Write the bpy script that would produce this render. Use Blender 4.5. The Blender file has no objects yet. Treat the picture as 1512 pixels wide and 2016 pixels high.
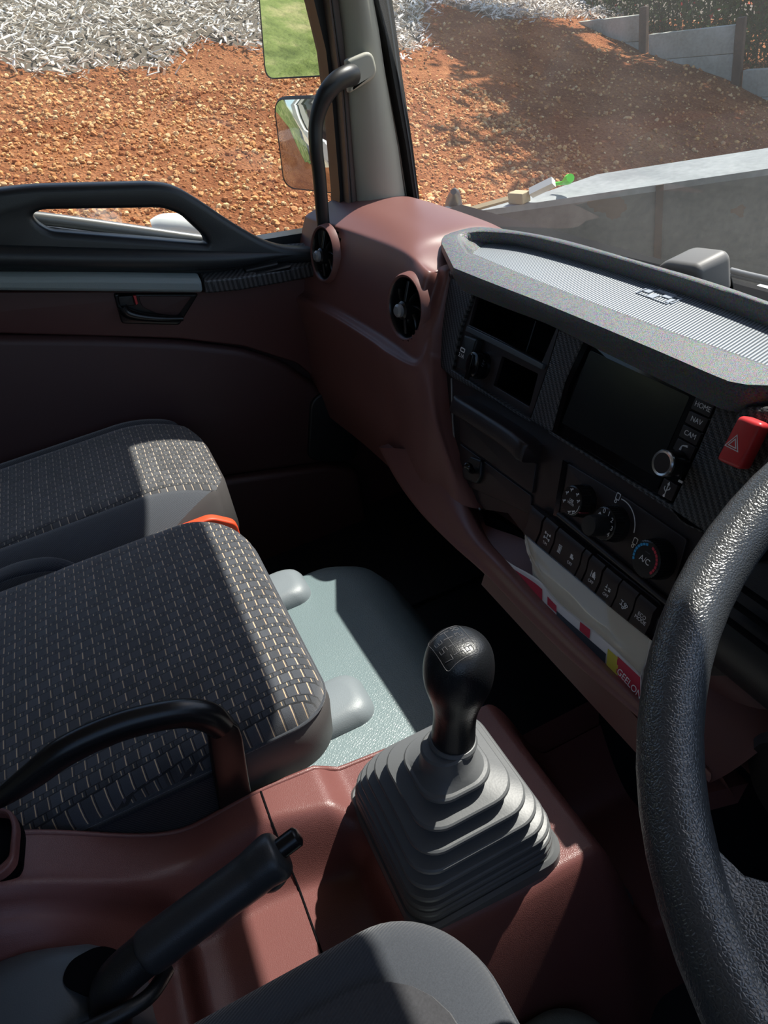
import bpy, bmesh, math, random
import numpy as np
from mathutils import Vector, Matrix
random.seed(4); rng = np.random.default_rng(7)
SC = bpy.context.scene; COL = SC.collection
# ---------------------------------------------------------------- camera
F = 1450.0; CX, CY = 756.0, 1008.0
CAM = Vector((0, 0, 1.15))
def _dv(x, y): return Vector((x-CX, y-CY, F)).normalized()
_ax = -_dv(25, 160); _dn = _dv(1150, 2950); _dn = (_dn - _ax*_dn.dot(_ax)).normalized()
_az = -_dn; _ay = _az.cross(_ax)
RW = Matrix((_ax, _ay, _az))                      # camera (x right, y down, z forward) -> world
cam_d = bpy.data.cameras.new('camera'); cam = bpy.data.objects.new('camera', cam_d); COL.objects.link(cam)
cr = RW @ Vector((1, 0, 0)); cu = RW @ Vector((0, -1, 0)); cb = RW @ Vector((0, 0, -1))
m = Matrix((cr, cu, cb)).transposed().to_4x4(); m.translation = CAM; cam.matrix_world = m
cam_d.sensor_fit = 'VERTICAL'; cam_d.sensor_height = 36.0; cam_d.lens = F*36.0/2016.0; cam_d.clip_start = .02
SC.camera = cam
# ---------------------------------------------------------------- light
SUN_DIR = Vector((-.15, .70, 1.0)).normalized()
SUN_E, SKY_E, EXPO = 9.0, .20, 0.0
w = bpy.data.worlds.new('sky'); SC.world = w; w.use_nodes = True
wt = w.node_tree; sk = wt.nodes.new('ShaderNodeTexSky'); sk.sky_type = 'NISHITA'; sk.sun_disc = False
sk.sun_elevation = math.asin(SUN_DIR.z); sk.sun_rotation = math.atan2(SUN_DIR.x, SUN_DIR.y)
bg = wt.nodes['Background']; wt.links.new(sk.outputs[0], bg.inputs[0]); bg.inputs[1].default_value = SKY_E
sl = bpy.data.lights.new('sun', 'SUN'); sl.energy = SUN_E; sl.angle = math.radians(.53); sl.color = (1, .95, .87)
so = bpy.data.objects.new('sun', sl); COL.objects.link(so); so.rotation_euler = SUN_DIR.to_track_quat('Z', 'Y').to_euler()
vs = SC.view_settings; vs.view_transform = 'Standard'; vs.look = 'None'; vs.gamma = 1; vs.use_curve_mapping = False; vs.exposure = EXPO
SC.cycles.max_bounces = 10; SC.cycles.diffuse_bounces = 5; SC.cycles.transparent_max_bounces = 12; SC.cycles.glossy_bounces = 5
# ---------------------------------------------------------------- geometry of the cab seen from the driver's side
def ray(px, py): return (RW @ Vector((px-CX, py-CY, F))).normalized()
def hit(px, py, p0, n):
    d = ray(px, py); return CAM + d*((p0-CAM).dot(n)/d.dot(n))
def PX(px, py, x): return hit(px, py, Vector((x, 0, 0)), Vector((1, 0, 0)))
def PY(px, py, y): return hit(px, py, Vector((0, y, 0)), Vector((0, 1, 0)))
def PZ(px, py, z): return hit(px, py, Vector((0, 0, z)), Vector((0, 0, 1)))
def PD(px, py, t): return CAM + ray(px, py)*t
class Frame:
    def __init__(s, o, u, v):
        s.o = Vector(o); s.u = Vector(u).normalized(); v = Vector(v); s.n = s.u.cross(v).normalized(); s.v = s.n.cross(s.u).normalized()
        m = Matrix((s.u, s.v, s.n)).transposed().to_4x4(); m.translation = s.o; s.m = m
    def uv(s, px, py, off=0):
        q = hit(px, py, s.o + s.n*off, s.n) - s.o; return (q.dot(s.u), q.dot(s.v))
    def w(s, u, v, n=0): return s.o + s.u*u + s.v*v + s.n*n
    def uvs(s, pts, off=0): return [s.uv(*p, off) for p in pts]
CL = Frame((0, .46, .8), (1, 0, 0), (0, .45, 1))          # face of the centre stack
# ---------------------------------------------------------------- object helpers
def tag(o, label=None, cat=None, group=None, kind=None):
    if label: o['label'] = label
    if cat: o['category'] = cat
    if group: o['group'] = group
    if kind: o['kind'] = kind
    return o
def thing(name, label, cat, loc=(0, 0, 0), group=None):
    o = bpy.data.objects.new(name, None); COL.objects.link(o); o.location = loc; o.empty_display_size = .05
    return tag(o, label, cat, group)
def attach(o, parent):
    if parent is None: return o
    def wm(p):
        return wm(p.parent) @ p.matrix_parent_inverse @ p.matrix_basis if p.parent else p.matrix_basis.copy()
    o.parent = parent; o.matrix_parent_inverse = wm(parent).inverted(); return o
def mk(name, verts, faces, mat, parent=None, smooth=35, matrix=None, recalc=True):
    me = bpy.data.meshes.new(name); me.from_pydata([tuple(v) for v in verts], [], faces)
    if recalc:
        b = bmesh.new(); b.from_mesh(me); bmesh.ops.recalc_face_normals(b, faces=b.faces); b.to_mesh(me); b.free()
    me.materials.append(mat)
    if smooth: me.shade_smooth(); me.set_sharp_from_angle(angle=math.radians(smooth))
    o = bpy.data.objects.new(name, me); COL.objects.link(o)
    if matrix is not None: o.matrix_basis = matrix
    return attach(o, parent)
def mod_bevel(o, w, seg=3):
    b = o.modifiers.new('bevel', 'BEVEL'); b.width = w; b.segments = seg; b.limit_method = 'ANGLE'; b.angle_limit = math.radians(40); o.data.shade_smooth()
    n = o.modifiers.new('wn', 'WEIGHTED_NORMAL'); n.keep_sharp = True; return o
def box(name, c, s, mat, parent=None, bevel=0, matrix=None, rot=None):
    v = [Vector((x*s[0]/2, y*s[1]/2, z*s[2]/2)) for x in (-1, 1) for y in (-1, 1) for z in (-1, 1)]
    if rot is not None: v = [rot @ q for q in v]
    v = [q+Vector(c) for q in v]
    f = [(0, 1, 3, 2), (4, 6, 7, 5), (0, 4, 5, 1), (2, 3, 7, 6), (0, 2, 6, 4), (1, 5, 7, 3)]
    o = mk(name, v, f, mat, parent, 0 if not bevel else 30, matrix)
    if bevel: mod_bevel(o, bevel)
    return o
def roundpoly(pts, r, seg=5):
    out = []; n = len(pts); P = [Vector(p) for p in pts]
    for i in range(n):
        a, b, c = P[i-1], P[i], P[(i+1) % n]; d1 = (a-b); d2 = (c-b)
        rr = r[i] if isinstance(r, (list, tuple)) else r
        L = min(d1.length, d2.length)*.48; rr = min(rr, L)
        if rr < 1e-5: out.append(tuple(b)); continue
        d1.normalize(); d2.normalize(); p1 = b+d1*rr; p2 = b+d2*rr
        for k in range(seg+1):
            t = k/seg; out.append(tuple(p1*(1-t)**2 + b*2*t*(1-t) + p2*t*t))
    return out
def plate(name, outlines, mat, parent, frame, n0=0, depth=.003, bevel=0, smooth=30):
    """flat shape(s) with holes in a frame; front face at n0, body reaching back by depth"""
    cu = bpy.data.curves.new(name, 'CURVE'); cu.dimensions = '2D'; cu.fill_mode = 'BOTH'
    for ol in outlines:
        s = cu.splines.new('POLY'); s.points.add(len(ol)-1); s.use_cyclic_u = True
        for i, p in enumerate(ol): s.points[i].co = (p[0], p[1], 0, 1)
    cu.extrude = max(depth/2-bevel, 1e-5); cu.bevel_depth = bevel; cu.bevel_resolution = 3; cu.offset = -bevel
    t = bpy.data.objects.new('t', cu); COL.objects.link(t)
    me = bpy.data.meshes.new_from_object(t.evaluated_get(bpy.context.evaluated_depsgraph_get())); bpy.data.objects.remove(t); bpy.data.curves.remove(cu)
    me.name = name; me.transform(Matrix.Translation((0, 0, n0-depth/2)))
    b = bmesh.new(); b.from_mesh(me); bmesh.ops.remove_doubles(b, verts=b.verts, dist=1e-6); bmesh.ops.recalc_face_normals(b, faces=b.faces); b.to_mesh(me); b.free()
    me.materials.clear(); me.materials.append(mat)
    if smooth: me.shade_smooth(); me.set_sharp_from_angle(angle=math.radians(smooth))
    o = bpy.data.objects.new(name, me); COL.objects.link(o); o.matrix_basis = frame.m.copy()
    return attach(o, parent)
def text(name, s, size, mat, parent, frame, u, v, n0, ang=0, align='CENTER', sx=1, bold=0):
    cu = bpy.data.curves.new(name, 'FONT'); cu.body = s; cu.size = size; cu.align_x = align; cu.align_y = 'CENTER'; cu.extrude = .00012; cu.space_line = .85; cu.offset = bold
    t = bpy.data.objects.new('t', cu); COL.objects.link(t)
    me = bpy.data.meshes.new_from_object(t.evaluated_get(bpy.context.evaluated_depsgraph_get())); bpy.data.objects.remove(t); bpy.data.curves.remove(cu)
    me.name = name; me.transform(Matrix.Translation((u, v, n0)) @ Matrix.Rotation(ang, 4, 'Z') @ Matrix.Diagonal((sx, 1, 1, 1)))
    me.materials.clear(); me.materials.append(mat)
    o = bpy.data.objects.new(name, me); COL.objects.link(o); o.matrix_basis = frame.m.copy()
    return attach(o, parent)
def cr_pt(P, t, closed=False):
    n = len(P); i = int(math.floor(t)); f = t-i
    if not closed and i >= n-1: i = n-2; f = 1.0
    g = (lambda k: P[k % n]) if closed else (lambda k: P[max(0, min(n-1, k))])
    a, b, c, d = g(i-1), g(i), g(i+1), g(i+2)
    return .5*((2*b)+(c-a)*f+(2*a-5*b+4*c-d)*f*f+(3*b-a-3*c+d)*f*f*f)
def spline(P, seg, closed=False):
    P = [Vector(p) for p in P]; n = len(P) if closed else len(P)-1
    out = [cr_pt(P, k/seg, closed) for k in range(n*seg)]
    if not closed: out.append(P[-1])
    return out
def tube(name, path, rad, mat, parent=None, seg=6, nseg=16, up=(0, 0, 1), flat=1.0, closed=False, caps=True, smoothpath=True, verts_only=False):
    """sweep of an ellipse; rad number or list per path point; flat = size ratio along the 'up' side"""
    n0 = len(path); pts = spline(path, seg, closed) if smoothpath else [Vector(p) for p in path]
    if isinstance(rad, (int, float)): rs = [rad]*len(pts)
    else:
        rr = [Vector((r, 0, 0)) for r in rad]; rs = [v.x for v in spline(rr, seg, closed)] if smoothpath else list(rad)
    V = []; N = len(pts); upv = Vector(up)
    for i, p in enumerate(pts):
        a = pts[(i-1) % N] if (closed or i > 0) else p; b = pts[(i+1) % N] if (closed or i < N-1) else p
        t = (b-a).normalized(); s = t.cross(upv).normalized(); q = s.cross(t).normalized()
        for k in range(nseg):
            an = 2*math.pi*k/nseg; V.append(p + s*math.cos(an)*rs[i] + q*math.sin(an)*rs[i]*flat)
    Fc = []
    for i in range(N if closed else N-1):
        for k in range(nseg):
            Fc.append((i*nseg+k, i*nseg+(k+1) % nseg, ((i+1) % N)*nseg+(k+1) % nseg, ((i+1) % N)*nseg+k))
    if not closed and caps:
        Fc.append(tuple(range(nseg))); Fc.append(tuple(range((N-1)*nseg, N*nseg)))
    if verts_only: return V, Fc
    return mk(name, V, Fc, mat, parent, 50)
def loft(name, rings, mat, parent=None, cap0=True, cap1=True, smooth=40, closed=True):
    n = len(rings[0]); V = [p for r in rings for p in r]; Fc = []
    for i in range(len(rings)-1):
        for k in range(n if closed else n-1):
            Fc.append((i*n+k, i*n+(k+1) % n, (i+1)*n+(k+1) % n, (i+1)*n+k))
    if cap0: Fc.append(tuple(range(n)))
    if cap1: Fc.append(tuple(range((len(rings)-1)*n, len(rings)*n)))
    return mk(name, V, Fc, mat, parent, smooth)
def lathe(name, prof, frame_o, axis, mat, parent=None, nseg=40, smooth=35, caps=True, flute=None):
    ax = Vector(axis).normalized(); h = Vector((1, 0, 0)) if abs(ax.x) < .8 else Vector((0, 0, 1))
    s = ax.cross(h).normalized(); q = ax.cross(s).normalized(); rings = []
    for i, (r, z) in enumerate(prof):
        rings.append([Vector(frame_o)+ax*z+(s*math.cos(2*math.pi*k/nseg)+q*math.sin(2*math.pi*k/nseg))*(r*(1+(flute if (flute and k % 2 and 0 < i < len(prof)-1) else 0))) for k in range(nseg)])
    return loft(name, rings, mat, parent, caps, caps, smooth)
def net(name, G, mat, parent=None, su=6, sv=6, thick=0, smooth=60, hole=None):
    """smooth surface through a grid of control points G[row][col]"""
    rows = [spline(r, su) for r in G]; cols = list(zip(*rows)); cols = [spline(c, sv) for c in cols]
    nu = len(cols); nv = len(cols[0]); V = [cols[i][j] for i in range(nu) for j in range(nv)]; Fc = []
    for i in range(nu-1):
        for j in range(nv-1):
            q = (i*nv+j, (i+1)*nv+j, (i+1)*nv+j+1, i*nv+j+1)
            if hole:
                c = sum((V[k] for k in q), Vector())/4
                if any((c-h).length < r for h, r in hole): continue
            Fc.append(q)
    o = mk(name, V, Fc, mat, parent, smooth)
    if thick:
        s = o.modifiers.new('solid', 'SOLIDIFY'); s.thickness = thick; s.offset = -1
    return o
# ---------------------------------------------------------------- materials
class NT:
    def __init__(s, name):
        s.m = bpy.data.materials.new(name); s.m.use_nodes = True; s.t = s.m.node_tree; s.b = s.t.nodes['Principled BSDF']
        s.co = s.t.nodes.new('ShaderNodeTexCoord').outputs['Object']; s.x = s.y = s.z = None
    def n(s, k, **kw):
        o = s.t.nodes.new(k)
        for a, v in kw.items(): setattr(o, a, v)
        return o
    def put(s, i, v):
        if hasattr(v, 'default_value') or hasattr(v, 'is_linked'): s.t.links.new(v, i)
        else: i.default_value = v
    def ma(s, op, a, b=0.0, c=0.0):
        o = s.n('ShaderNodeMath', operation=op); s.put(o.inputs[0], a); s.put(o.inputs[1], b); s.put(o.inputs[2], c); return o.outputs[0]
    def xyz(s):
        if s.x is None:
            o = s.n('ShaderNodeSeparateXYZ'); s.put(o.inputs[0], s.co); s.x, s.y, s.z = o.outputs
        return s.x, s.y, s.z
    def mix(s, f, a, b):
        o = s.n('ShaderNodeMix', data_type='RGBA'); s.put(o.inputs[0], f); s.put(o.inputs[6], a); s.put(o.inputs[7], b); return o.outputs[2]
    def noise(s, scale, det=3, vec=None, rough=.55):
        o = s.n('ShaderNodeTexNoise'); s.put(o.inputs['Vector'], vec or s.co); o.inputs['Scale'].default_value = scale; o.inputs['Detail'].default_value = det; o.inputs['Roughness'].default_value = rough; return o.outputs[0]
    def vor(s, scale, feat='F1', vec=None):
        o = s.n('ShaderNodeTexVoronoi', feature=feat); s.put(o.inputs['Vector'], vec or s.co); o.inputs['Scale'].default_value = scale; return o.outputs
    def ramp(s, f, stops):
        o = s.n('ShaderNodeValToRGB'); s.put(o.inputs[0], f); e = o.color_ramp.elements
        while len(e) < len(stops): e.new(.5)
        for q, (p, c) in zip(e, stops): q.position = p; q.color = (*c, 1) if len(c) == 3 else c
        return o.outputs[0]
    def bump(s, h, st, dist):
        o = s.n('ShaderNodeBump'); s.put(o.inputs['Height'], h); o.inputs['Strength'].default_value = st; o.inputs['Distance'].default_value = dist
        s.t.links.new(o.outputs[0], s.b.inputs['Normal']); return o
    def set(s, col=None, rough=None, metal=None, spec=None, **kw):
        if col is not None: s.put(s.b.inputs['Base Color'], (*col, 1) if isinstance(col, tuple) and len(col) == 3 else col)
        if rough is not None: s.put(s.b.inputs['Roughness'], rough)
        if metal is not None: s.b.inputs['Metallic'].default_value = metal
        if spec is not None: s.b.inputs['Specular IOR Level'].default_value = spec
        for k, v in kw.items(): s.put(s.b.inputs[k], v)
        return s
def simple(name, col, rough=.5, metal=0, spec=.5, grain=0, gstr=.4, gd=.0004, **kw):
    q = NT(name).set(col, rough, metal, spec, **kw)
    if grain:
        v = q.vor(grain)[0]; q.bump(v, gstr, gd)
    return q.m
def leather(name, col, rough, scale=600, st=.5, d=.0005, spec=.5):
    q = NT(name); v = q.vor(scale, 'DISTANCE_TO_EDGE')[0]; h = q.ma('MINIMUM', v, .25)
    nz = q.noise(9, 3); c = q.mix(q.ma('MULTIPLY', nz, .35), (*col, 1), tuple(x*1.35 for x in col)+(1,))
    q.set(c, rough, spec=spec); q.bump(h, st, d); return q.m
def carbon(name, cell=.0022):
    q = NT(name); x, y, z = q.xyz()
    a = q.ma('FLOOR', q.ma('DIVIDE', x, cell)); b = q.ma('FLOOR', q.ma('DIVIDE', y, cell*1.0))
    t = q.ma('LESS_THAN', q.ma('FLOORED_MODULO', q.ma('ADD', a, b), 4.0), 2.0)
    q.set(q.mix(t, (.006, .006, .007, 1), (.060, .060, .062, 1)), q.ma('ADD', q.ma('MULTIPLY', t, -.14), .5), spec=.6)
    fx = q.ma('ABSOLUTE', q.ma('SUBTRACT', q.ma('FRACT', q.ma('DIVIDE', x, cell)), .5)); fy = q.ma('ABSOLUTE', q.ma('SUBTRACT', q.ma('FRACT', q.ma('DIVIDE', y, cell)), .5))
    h = q.ma('ADD', q.ma('MULTIPLY', t, .6), q.ma('SUBTRACT', .5, q.ma('MAXIMUM', fx, fy))); q.bump(h, .8, .0009); return q.m
def fabric(name, base, thread, px=.019, py=.0125):
    """woven cloth: square blocks in rows with a pale thread on each and a short tick between the rows"""
    q = NT(name); x, y, z = q.xyz()
    wob = q.ma('MULTIPLY', q.ma('SUBTRACT', q.noise(12, 2), .5), .004)
    cy = q.ma('DIVIDE', q.ma('ADD', y, wob), py); row = q.ma('FLOOR', cy)
    cx = q.ma('DIVIDE', q.ma('ADD', q.ma('ADD', x, q.ma('MULTIPLY', y, .10)), wob), px); fx = q.ma('FRACT', cx); fy = q.ma('FRACT', cy); col = q.ma('FLOOR', cx)
    def band(v, lo, hi): return q.ma('MULTIPLY', q.ma('GREATER_THAN', v, lo), q.ma('LESS_THAN', v, hi))
    wn = q.n('ShaderNodeTexWhiteNoise', noise_dimensions='2D'); cc = q.n('ShaderNodeCombineXYZ'); q.put(cc.inputs[0], col); q.put(cc.inputs[1], row); q.put(wn.inputs['Vector'], cc.outputs[0])
    br = q.ma('ADD', .75, q.ma('MULTIPLY', wn.outputs[0], .5))
    blk = q.ma('MULTIPLY', band(fx, .03, .63), band(fy, .04, .72)); bar = q.ma('MULTIPLY', band(fx, .70, .95), q.ma('SUBTRACT', 1.0, band(fy, .50, .62)))
    lil = q.ma('MULTIPLY', band(fx, .0, .66), band(fy, .72, .97)); th = q.ma('MULTIPLY', band(fx, .0, .62), band(fy, .80, .885)); tk = q.ma('MULTIPLY', band(fx, .70, .92), band(fy, .26, .34))
    fine = q.ma('MULTIPLY', q.noise(1600, 2), .5)
    c = q.mix(blk, tuple(c*.28 for c in base)+(1,), (*base, 1)); c = q.mix(bar, c, tuple(c*.85 for c in base)+(1,))
    c = q.mix(lil, c, (base[0]*1.15, base[1]*.98, base[2]*1.05, 1)); c = q.mix(q.ma('MULTIPLY', tk, .75), c, (*thread, 1)); c = q.mix(th, c, (*thread, 1))
    vm = q.n('ShaderNodeVectorMath', operation='SCALE'); q.put(vm.inputs[0], c); q.put(vm.inputs['Scale'], q.ma('ADD', br, q.ma('SUBTRACT', fine, .25)))
    q.set(vm.outputs[0], .92, spec=.2, **{'Sheen Weight': .45, 'Sheen Roughness': .5})
    h = q.ma('ADD', q.ma('ADD', q.ma('MULTIPLY', blk, 1.0), q.ma('MULTIPLY', bar, .5)), q.ma('ADD', fine, q.ma('MULTIPLY', lil, .8))); q.bump(h, .7, .0012); return q.m
def plainfabric(name, base, s=900):
    q = NT(name); x, y, z = q.xyz()
    d = q.ma('SINE', q.ma('MULTIPLY', q.ma('ADD', x, q.ma('MULTIPLY', y, .6)), 2200)); nz = q.noise(s, 2)
    q.set(q.mix(nz, tuple(c*.7 for c in base)+(1,), tuple(c*1.3 for c in base)+(1,)), .95, spec=.12, **{'Sheen Weight': .4, 'Sheen Roughness': .5})
    q.bump(q.ma('ADD', d, nz), .35, .0005); return q.m
M = {}
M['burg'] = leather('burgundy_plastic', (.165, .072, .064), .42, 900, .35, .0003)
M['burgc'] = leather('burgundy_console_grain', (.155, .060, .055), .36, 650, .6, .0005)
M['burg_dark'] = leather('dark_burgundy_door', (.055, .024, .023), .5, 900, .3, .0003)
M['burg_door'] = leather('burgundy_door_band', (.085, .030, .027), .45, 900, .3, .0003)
M['black'] = simple('black_plastic', (.012, .013, .014), .42, grain=1100, gstr=.25, gd=.0003)
M['blacks'] = simple('smooth_black_plastic', (.010, .010, .011), .28)
M['panel'] = simple('charcoal_panel_plastic', (.024, .017, .018), .4, grain=1400, gstr=.2, gd=.0002)  # reddish tint puts the burgundy reflection into the charcoal colour
M['doorblack'] = simple('door_top_plastic', (.014, .017, .020), .4, grain=900, gstr=.3, gd=.0003)
M['arm'] = leather('armrest_vinyl', (.19, .225, .225), .45, 500, .5, .0005)
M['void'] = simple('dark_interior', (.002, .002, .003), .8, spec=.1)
M['gloss'] = simple('gloss_black', (.004, .004, .005), .12)
M['handle'] = simple('handle_black_gloss', (.008, .008, .009), .27, spec=.5)
M['screen'] = simple('screen_glass', (.010, .012, .013), .22, spec=.5)
M['chrome'] = simple('satin_chrome', (.62, .62, .62), .25, 1.0)
M['silver'] = simple('matt_silver', (.30, .30, .30), .4, .4)
M['ink'] = simple('white_print', (.82, .82, .82), .6)
M['inkgrey'] = simple('grey_emboss', (.085, .085, .09), .35)
M['matmark'] = simple('mat_emboss', (.34, .38, .44), .38)
M['red'] = simple('hazard_red', (.62, .045, .05), .35, spec=.5)
M['redink'] = simple('red_print', (.55, .03, .06), .6)
M['blueink'] = simple('blue_print', (.03, .32, .62), .6)
M['wine'] = simple('dark_red_print', (.22, .03, .05), .6)
M['cream'] = leather('pillar_cream', (.36, .35, .29), .6, 700, .25, .0003)
M['brownstrip'] = simple('brown_strip', (.085, .055, .045), .5)
M['carbon'] = carbon('carbon_weave_trim')
M['vinyl'] = leather('bluegrey_vinyl_floor', (.15, .20, .21), .38, 330, .9, .0009)
M['vinylcap'] = simple('bluegrey_plastic_cap', (.19, .22, .24), .45, grain=700, gstr=.3, gd=.0003)
M['floor'] = leather('dark_vinyl_floor', (.010, .013, .020), .55, 330, .6, .0008)
M['boot'] = simple('gaiter_rubber', (.115, .12, .125), .42, grain=500, gstr=.12, gd=.0003, spec=.4)
M['knob'] = leather('gear_knob_leather', (.010, .011, .013), .33, 420, .5, .0004)
M['grip'] = leather('handbrake_grip', (.030, .032, .035), .36, 520, .45, .0003)
M['wheel'] = leather('steering_wheel_grain', (.040, .043, .047), .30, 620, .9, .0006, spec=.9)
M['fabric'] = fabric('woven_seat_fabric', (.052, .057, .068), (.56, .42, .26))
M['fabric2'] = fabric('woven_seat_fabric_light', (.066, .068, .074), (.50, .42, .30))
M['plain'] = plainfabric('plain_seat_fabric', (.048, .053, .063))
M['side'] = leather('seat_side_vinyl', (.075, .070, .070), .5, 800, .35, .0004)
M['navy'] = plainfabric('dark_seat_side', (.010, .012, .020))
M['trim_lit'] = simple('sunlit_burgundy_trim', (.75, .07, .02), .5)  # burgundy seat trim with bright sunlight painted into its colour
M['steelgrey'] = simple('brake_console_plastic', (.075, .088, .10), .42, grain=900, gstr=.2, gd=.0003)
M['rubber'] = simple('seal_rubber', (.008, .008, .009), .5)
M['paint'] = simple('white_paint', (.75, .77, .78), .3)
M['headliner'] = simple('headliner', (.35, .35, .33), .9)
M['sensor'] = simple('taupe_plastic', (.16, .155, .15), .5)
M['wood'] = simple('pale_timber', (.42, .33, .20), .8)
M['green'] = simple('bright_green_plastic', (.10, .75, .04), .4)
M['whitepvc'] = simple('white_plastic', (.7, .7, .66), .5)
q = NT('mirror_glass'); q.set((.82, .84, .84), .01, 1.0); M['mirror'] = q.m
def make_tray_mat():
    q = NT('sparkle_grain'); v = q.vor(1500); c = q.mix(.6, (.030, .034, .038, 1), v[1]); wn = q.vor(750)[1]
    bw = q.n('ShaderNodeRGBToBW'); q.put(bw.inputs[0], wn)
    q.set(q.mix(.14, (.036, .042, .048, 1), wn), q.ma('ADD', .28, q.ma('MULTIPLY', bw.outputs[0], .3)), spec=.6); q.bump(v[0], .7, .0005); return q.m
M['tray'] = make_tray_mat()
def make_rib():
    q = NT('ribbed_mat'); x, y, z = q.xyz(); s = q.ma('SINE', q.ma('MULTIPLY', q.ma('ADD', x, q.ma('MULTIPLY', y, .25)), 2*math.pi/.0042))
    h = q.ma('MULTIPLY', q.ma('ADD', s, 1), .5); q.set(q.mix(h, (.05, .058, .07, 1), (.26, .30, .34, 1)), .38, spec=.6); q.bump(h, .6, .0012); return q.m
M['rib'] = make_rib()
def make_soil():
    q = NT('red_soil'); x, y, z = q.xyz(); a = q.noise(2.2, 5); b = q.noise(45, 6, rough=.7); v = q.vor(60)[0]
    c = q.ramp(q.ma('ADD', q.ma('MULTIPLY', a, .45), q.ma('MULTIPLY', b, .55)), [(.28, (.13, .042, .018)), (.46, (.34, .12, .050)), (.60, (.54, .23, .10)), (.75, (.72, .40, .20))])
    q.set(c, .95, spec=.1); q.bump(q.ma('ADD', b, q.ma('MULTIPLY', v, .6)), 1.0, .03); return q.m
M['soil'] = make_soil()
def scatter_mat(name, cols, stops=None):
    q = NT(name); gi = q.n('ShaderNodeNewGeometry').outputs['Random Per Island']
    q.set(q.ramp(gi, [(i/(len(cols)-1), c) for i, c in enumerate(cols)]), .85, spec=.2); return q.m
M['pebble'] = scatter_mat('pebbles', [(.34, .12, .045), (.55, .25, .09), (.40, .15, .06), (.70, .42, .18), (.60, .30, .12), (.74, .52, .28), (.46, .19, .07)])
M['chips'] = scatter_mat('wood_chips', [(.80, .74, .66), (.86, .81, .73), (.46, .38, .30), (.90, .86, .80), (.74, .67, .59), (.34, .27, .22), (.92, .89, .84)])
M['leaf'] = scatter_mat('leaves', [(.02, .045, .012), (.05, .09, .02), (.03, .06, .02), (.08, .12, .03)])
M['flower'] = simple('red_flowers', (.6, .06, .04), .7)
M['bark'] = simple('bark', (.08, .055, .04), .9, grain=40, gstr=.8, gd=.01)
def make_grass():
    q = NT('grass'); a = q.noise(6, 6); b = q.noise(.8, 4)
    q.set(q.ramp(q.ma('ADD', q.ma('MULTIPLY', a, .6), q.ma('MULTIPLY', b, .4)), [(.35, (.10, .13, .035)), (.5, (.19, .23, .07)), (.62, (.36, .33, .15))]), .9, spec=.1); q.bump(a, 1, .05); return q.m
M['grass'] = make_grass()
def make_gravel():
    q = NT('pale_gravel'); a = q.noise(60, 5); b = q.noise(2, 3)
    q.set(q.ramp(q.ma('ADD', q.ma('MULTIPLY', a, .6), q.ma('MULTIPLY', b, .4)), [(.3, (.22, .18, .13)), (.7, (.46, .40, .30))]), .95, spec=.1); q.bump(a, 1, .01); return q.m
M['gravel'] = make_gravel()
def make_concrete(name, a, b, rust=0):
    q = NT(name); x, y, z = q.xyz(); n1 = q.noise(3, 6); n2 = q.noise(40, 4)
    f = q.ma('ADD', q.ma('MULTIPLY', n1, .7), q.ma('MULTIPLY', n2, .3)); c = q.ramp(f, [(.35, a), (.65, b)])
    if rust: c = q.mix(q.ma('MULTIPLY', q.ma('GREATER_THAN', n1, .6), rust), c, (.16, .08, .04, 1))
    q.set(c, .7, spec=.3); q.bump(n2, .3, .003); return q.m
M['sleeper'] = make_concrete('concrete_sleeper', (.30, .30, .24), (.52, .52, .46))
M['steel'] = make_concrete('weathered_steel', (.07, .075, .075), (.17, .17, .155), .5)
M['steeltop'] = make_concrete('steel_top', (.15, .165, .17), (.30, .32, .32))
M['post'] = make_concrete('rusty_post', (.05, .035, .03), (.12, .08, .06))
def make_glass(name, haze, tint=(.93, .95, .94), gl=.04):
    m = bpy.data.materials.new(name); m.use_nodes = True; t = m.node_tree; t.nodes.clear(); N = t.nodes.new
    out = N('ShaderNodeOutputMaterial'); tr = N('ShaderNodeBsdfTransparent'); tr.inputs[0].default_value = (*tint, 1)
    g = N('ShaderNodeBsdfGlossy'); g.inputs['Roughness'].default_value = .02; g.inputs[0].default_value = (1, 1, 1, 1)
    lw = N('ShaderNodeLayerWeight'); lw.inputs[0].default_value = .5
    pw = N('ShaderNodeMath'); pw.operation = 'POWER'; t.links.new(lw.outputs['Facing'], pw.inputs[0]); pw.inputs[1].default_value = 4
    fr = N('ShaderNodeMath'); fr.operation = 'MULTIPLY_ADD'; t.links.new(pw.outputs[0], fr.inputs[0]); fr.inputs[1].default_value = .5; fr.inputs[2].default_value = gl
    mx = N('ShaderNodeMixShader'); t.links.new(fr.outputs[0], mx.inputs[0]); t.links.new(tr.outputs[0], mx.inputs[1]); t.links.new(g.outputs[0], mx.inputs[2]); last = mx
    if haze:
        d = N('ShaderNodeBsdfTranslucent'); d.inputs[0].default_value = (.8, .8, .78, 1); d2 = N('ShaderNodeMixShader')
        tc = N('ShaderNodeTexCoord'); no = N('ShaderNodeTexNoise'); no.inputs['Scale'].default_value = 5; no.inputs['Detail'].default_value = 4; t.links.new(tc.outputs['Object'], no.inputs[0])
        mu = N('ShaderNodeMath'); mu.operation = 'MULTIPLY'; t.links.new(no.outputs[0], mu.inputs[0]); mu.inputs[1].default_value = haze*2
        t.links.new(mu.outputs[0], d2.inputs[0]); t.links.new(mx.outputs[0], d2.inputs[1]); t.links.new(d.outputs[0], d2.inputs[2]); last = d2
    t.links.new(last.outputs[0], out.inputs[0]); return m
M['glass'] = make_glass('side_glass', .01)
M['wglass'] = make_glass('windscreen_glass', .028)
M['film'] = make_glass('clear_plastic_film', .12, (.9, .9, .88))
M['paper'] = simple('cream_paper', (.86, .79, .66), .6)
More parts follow.
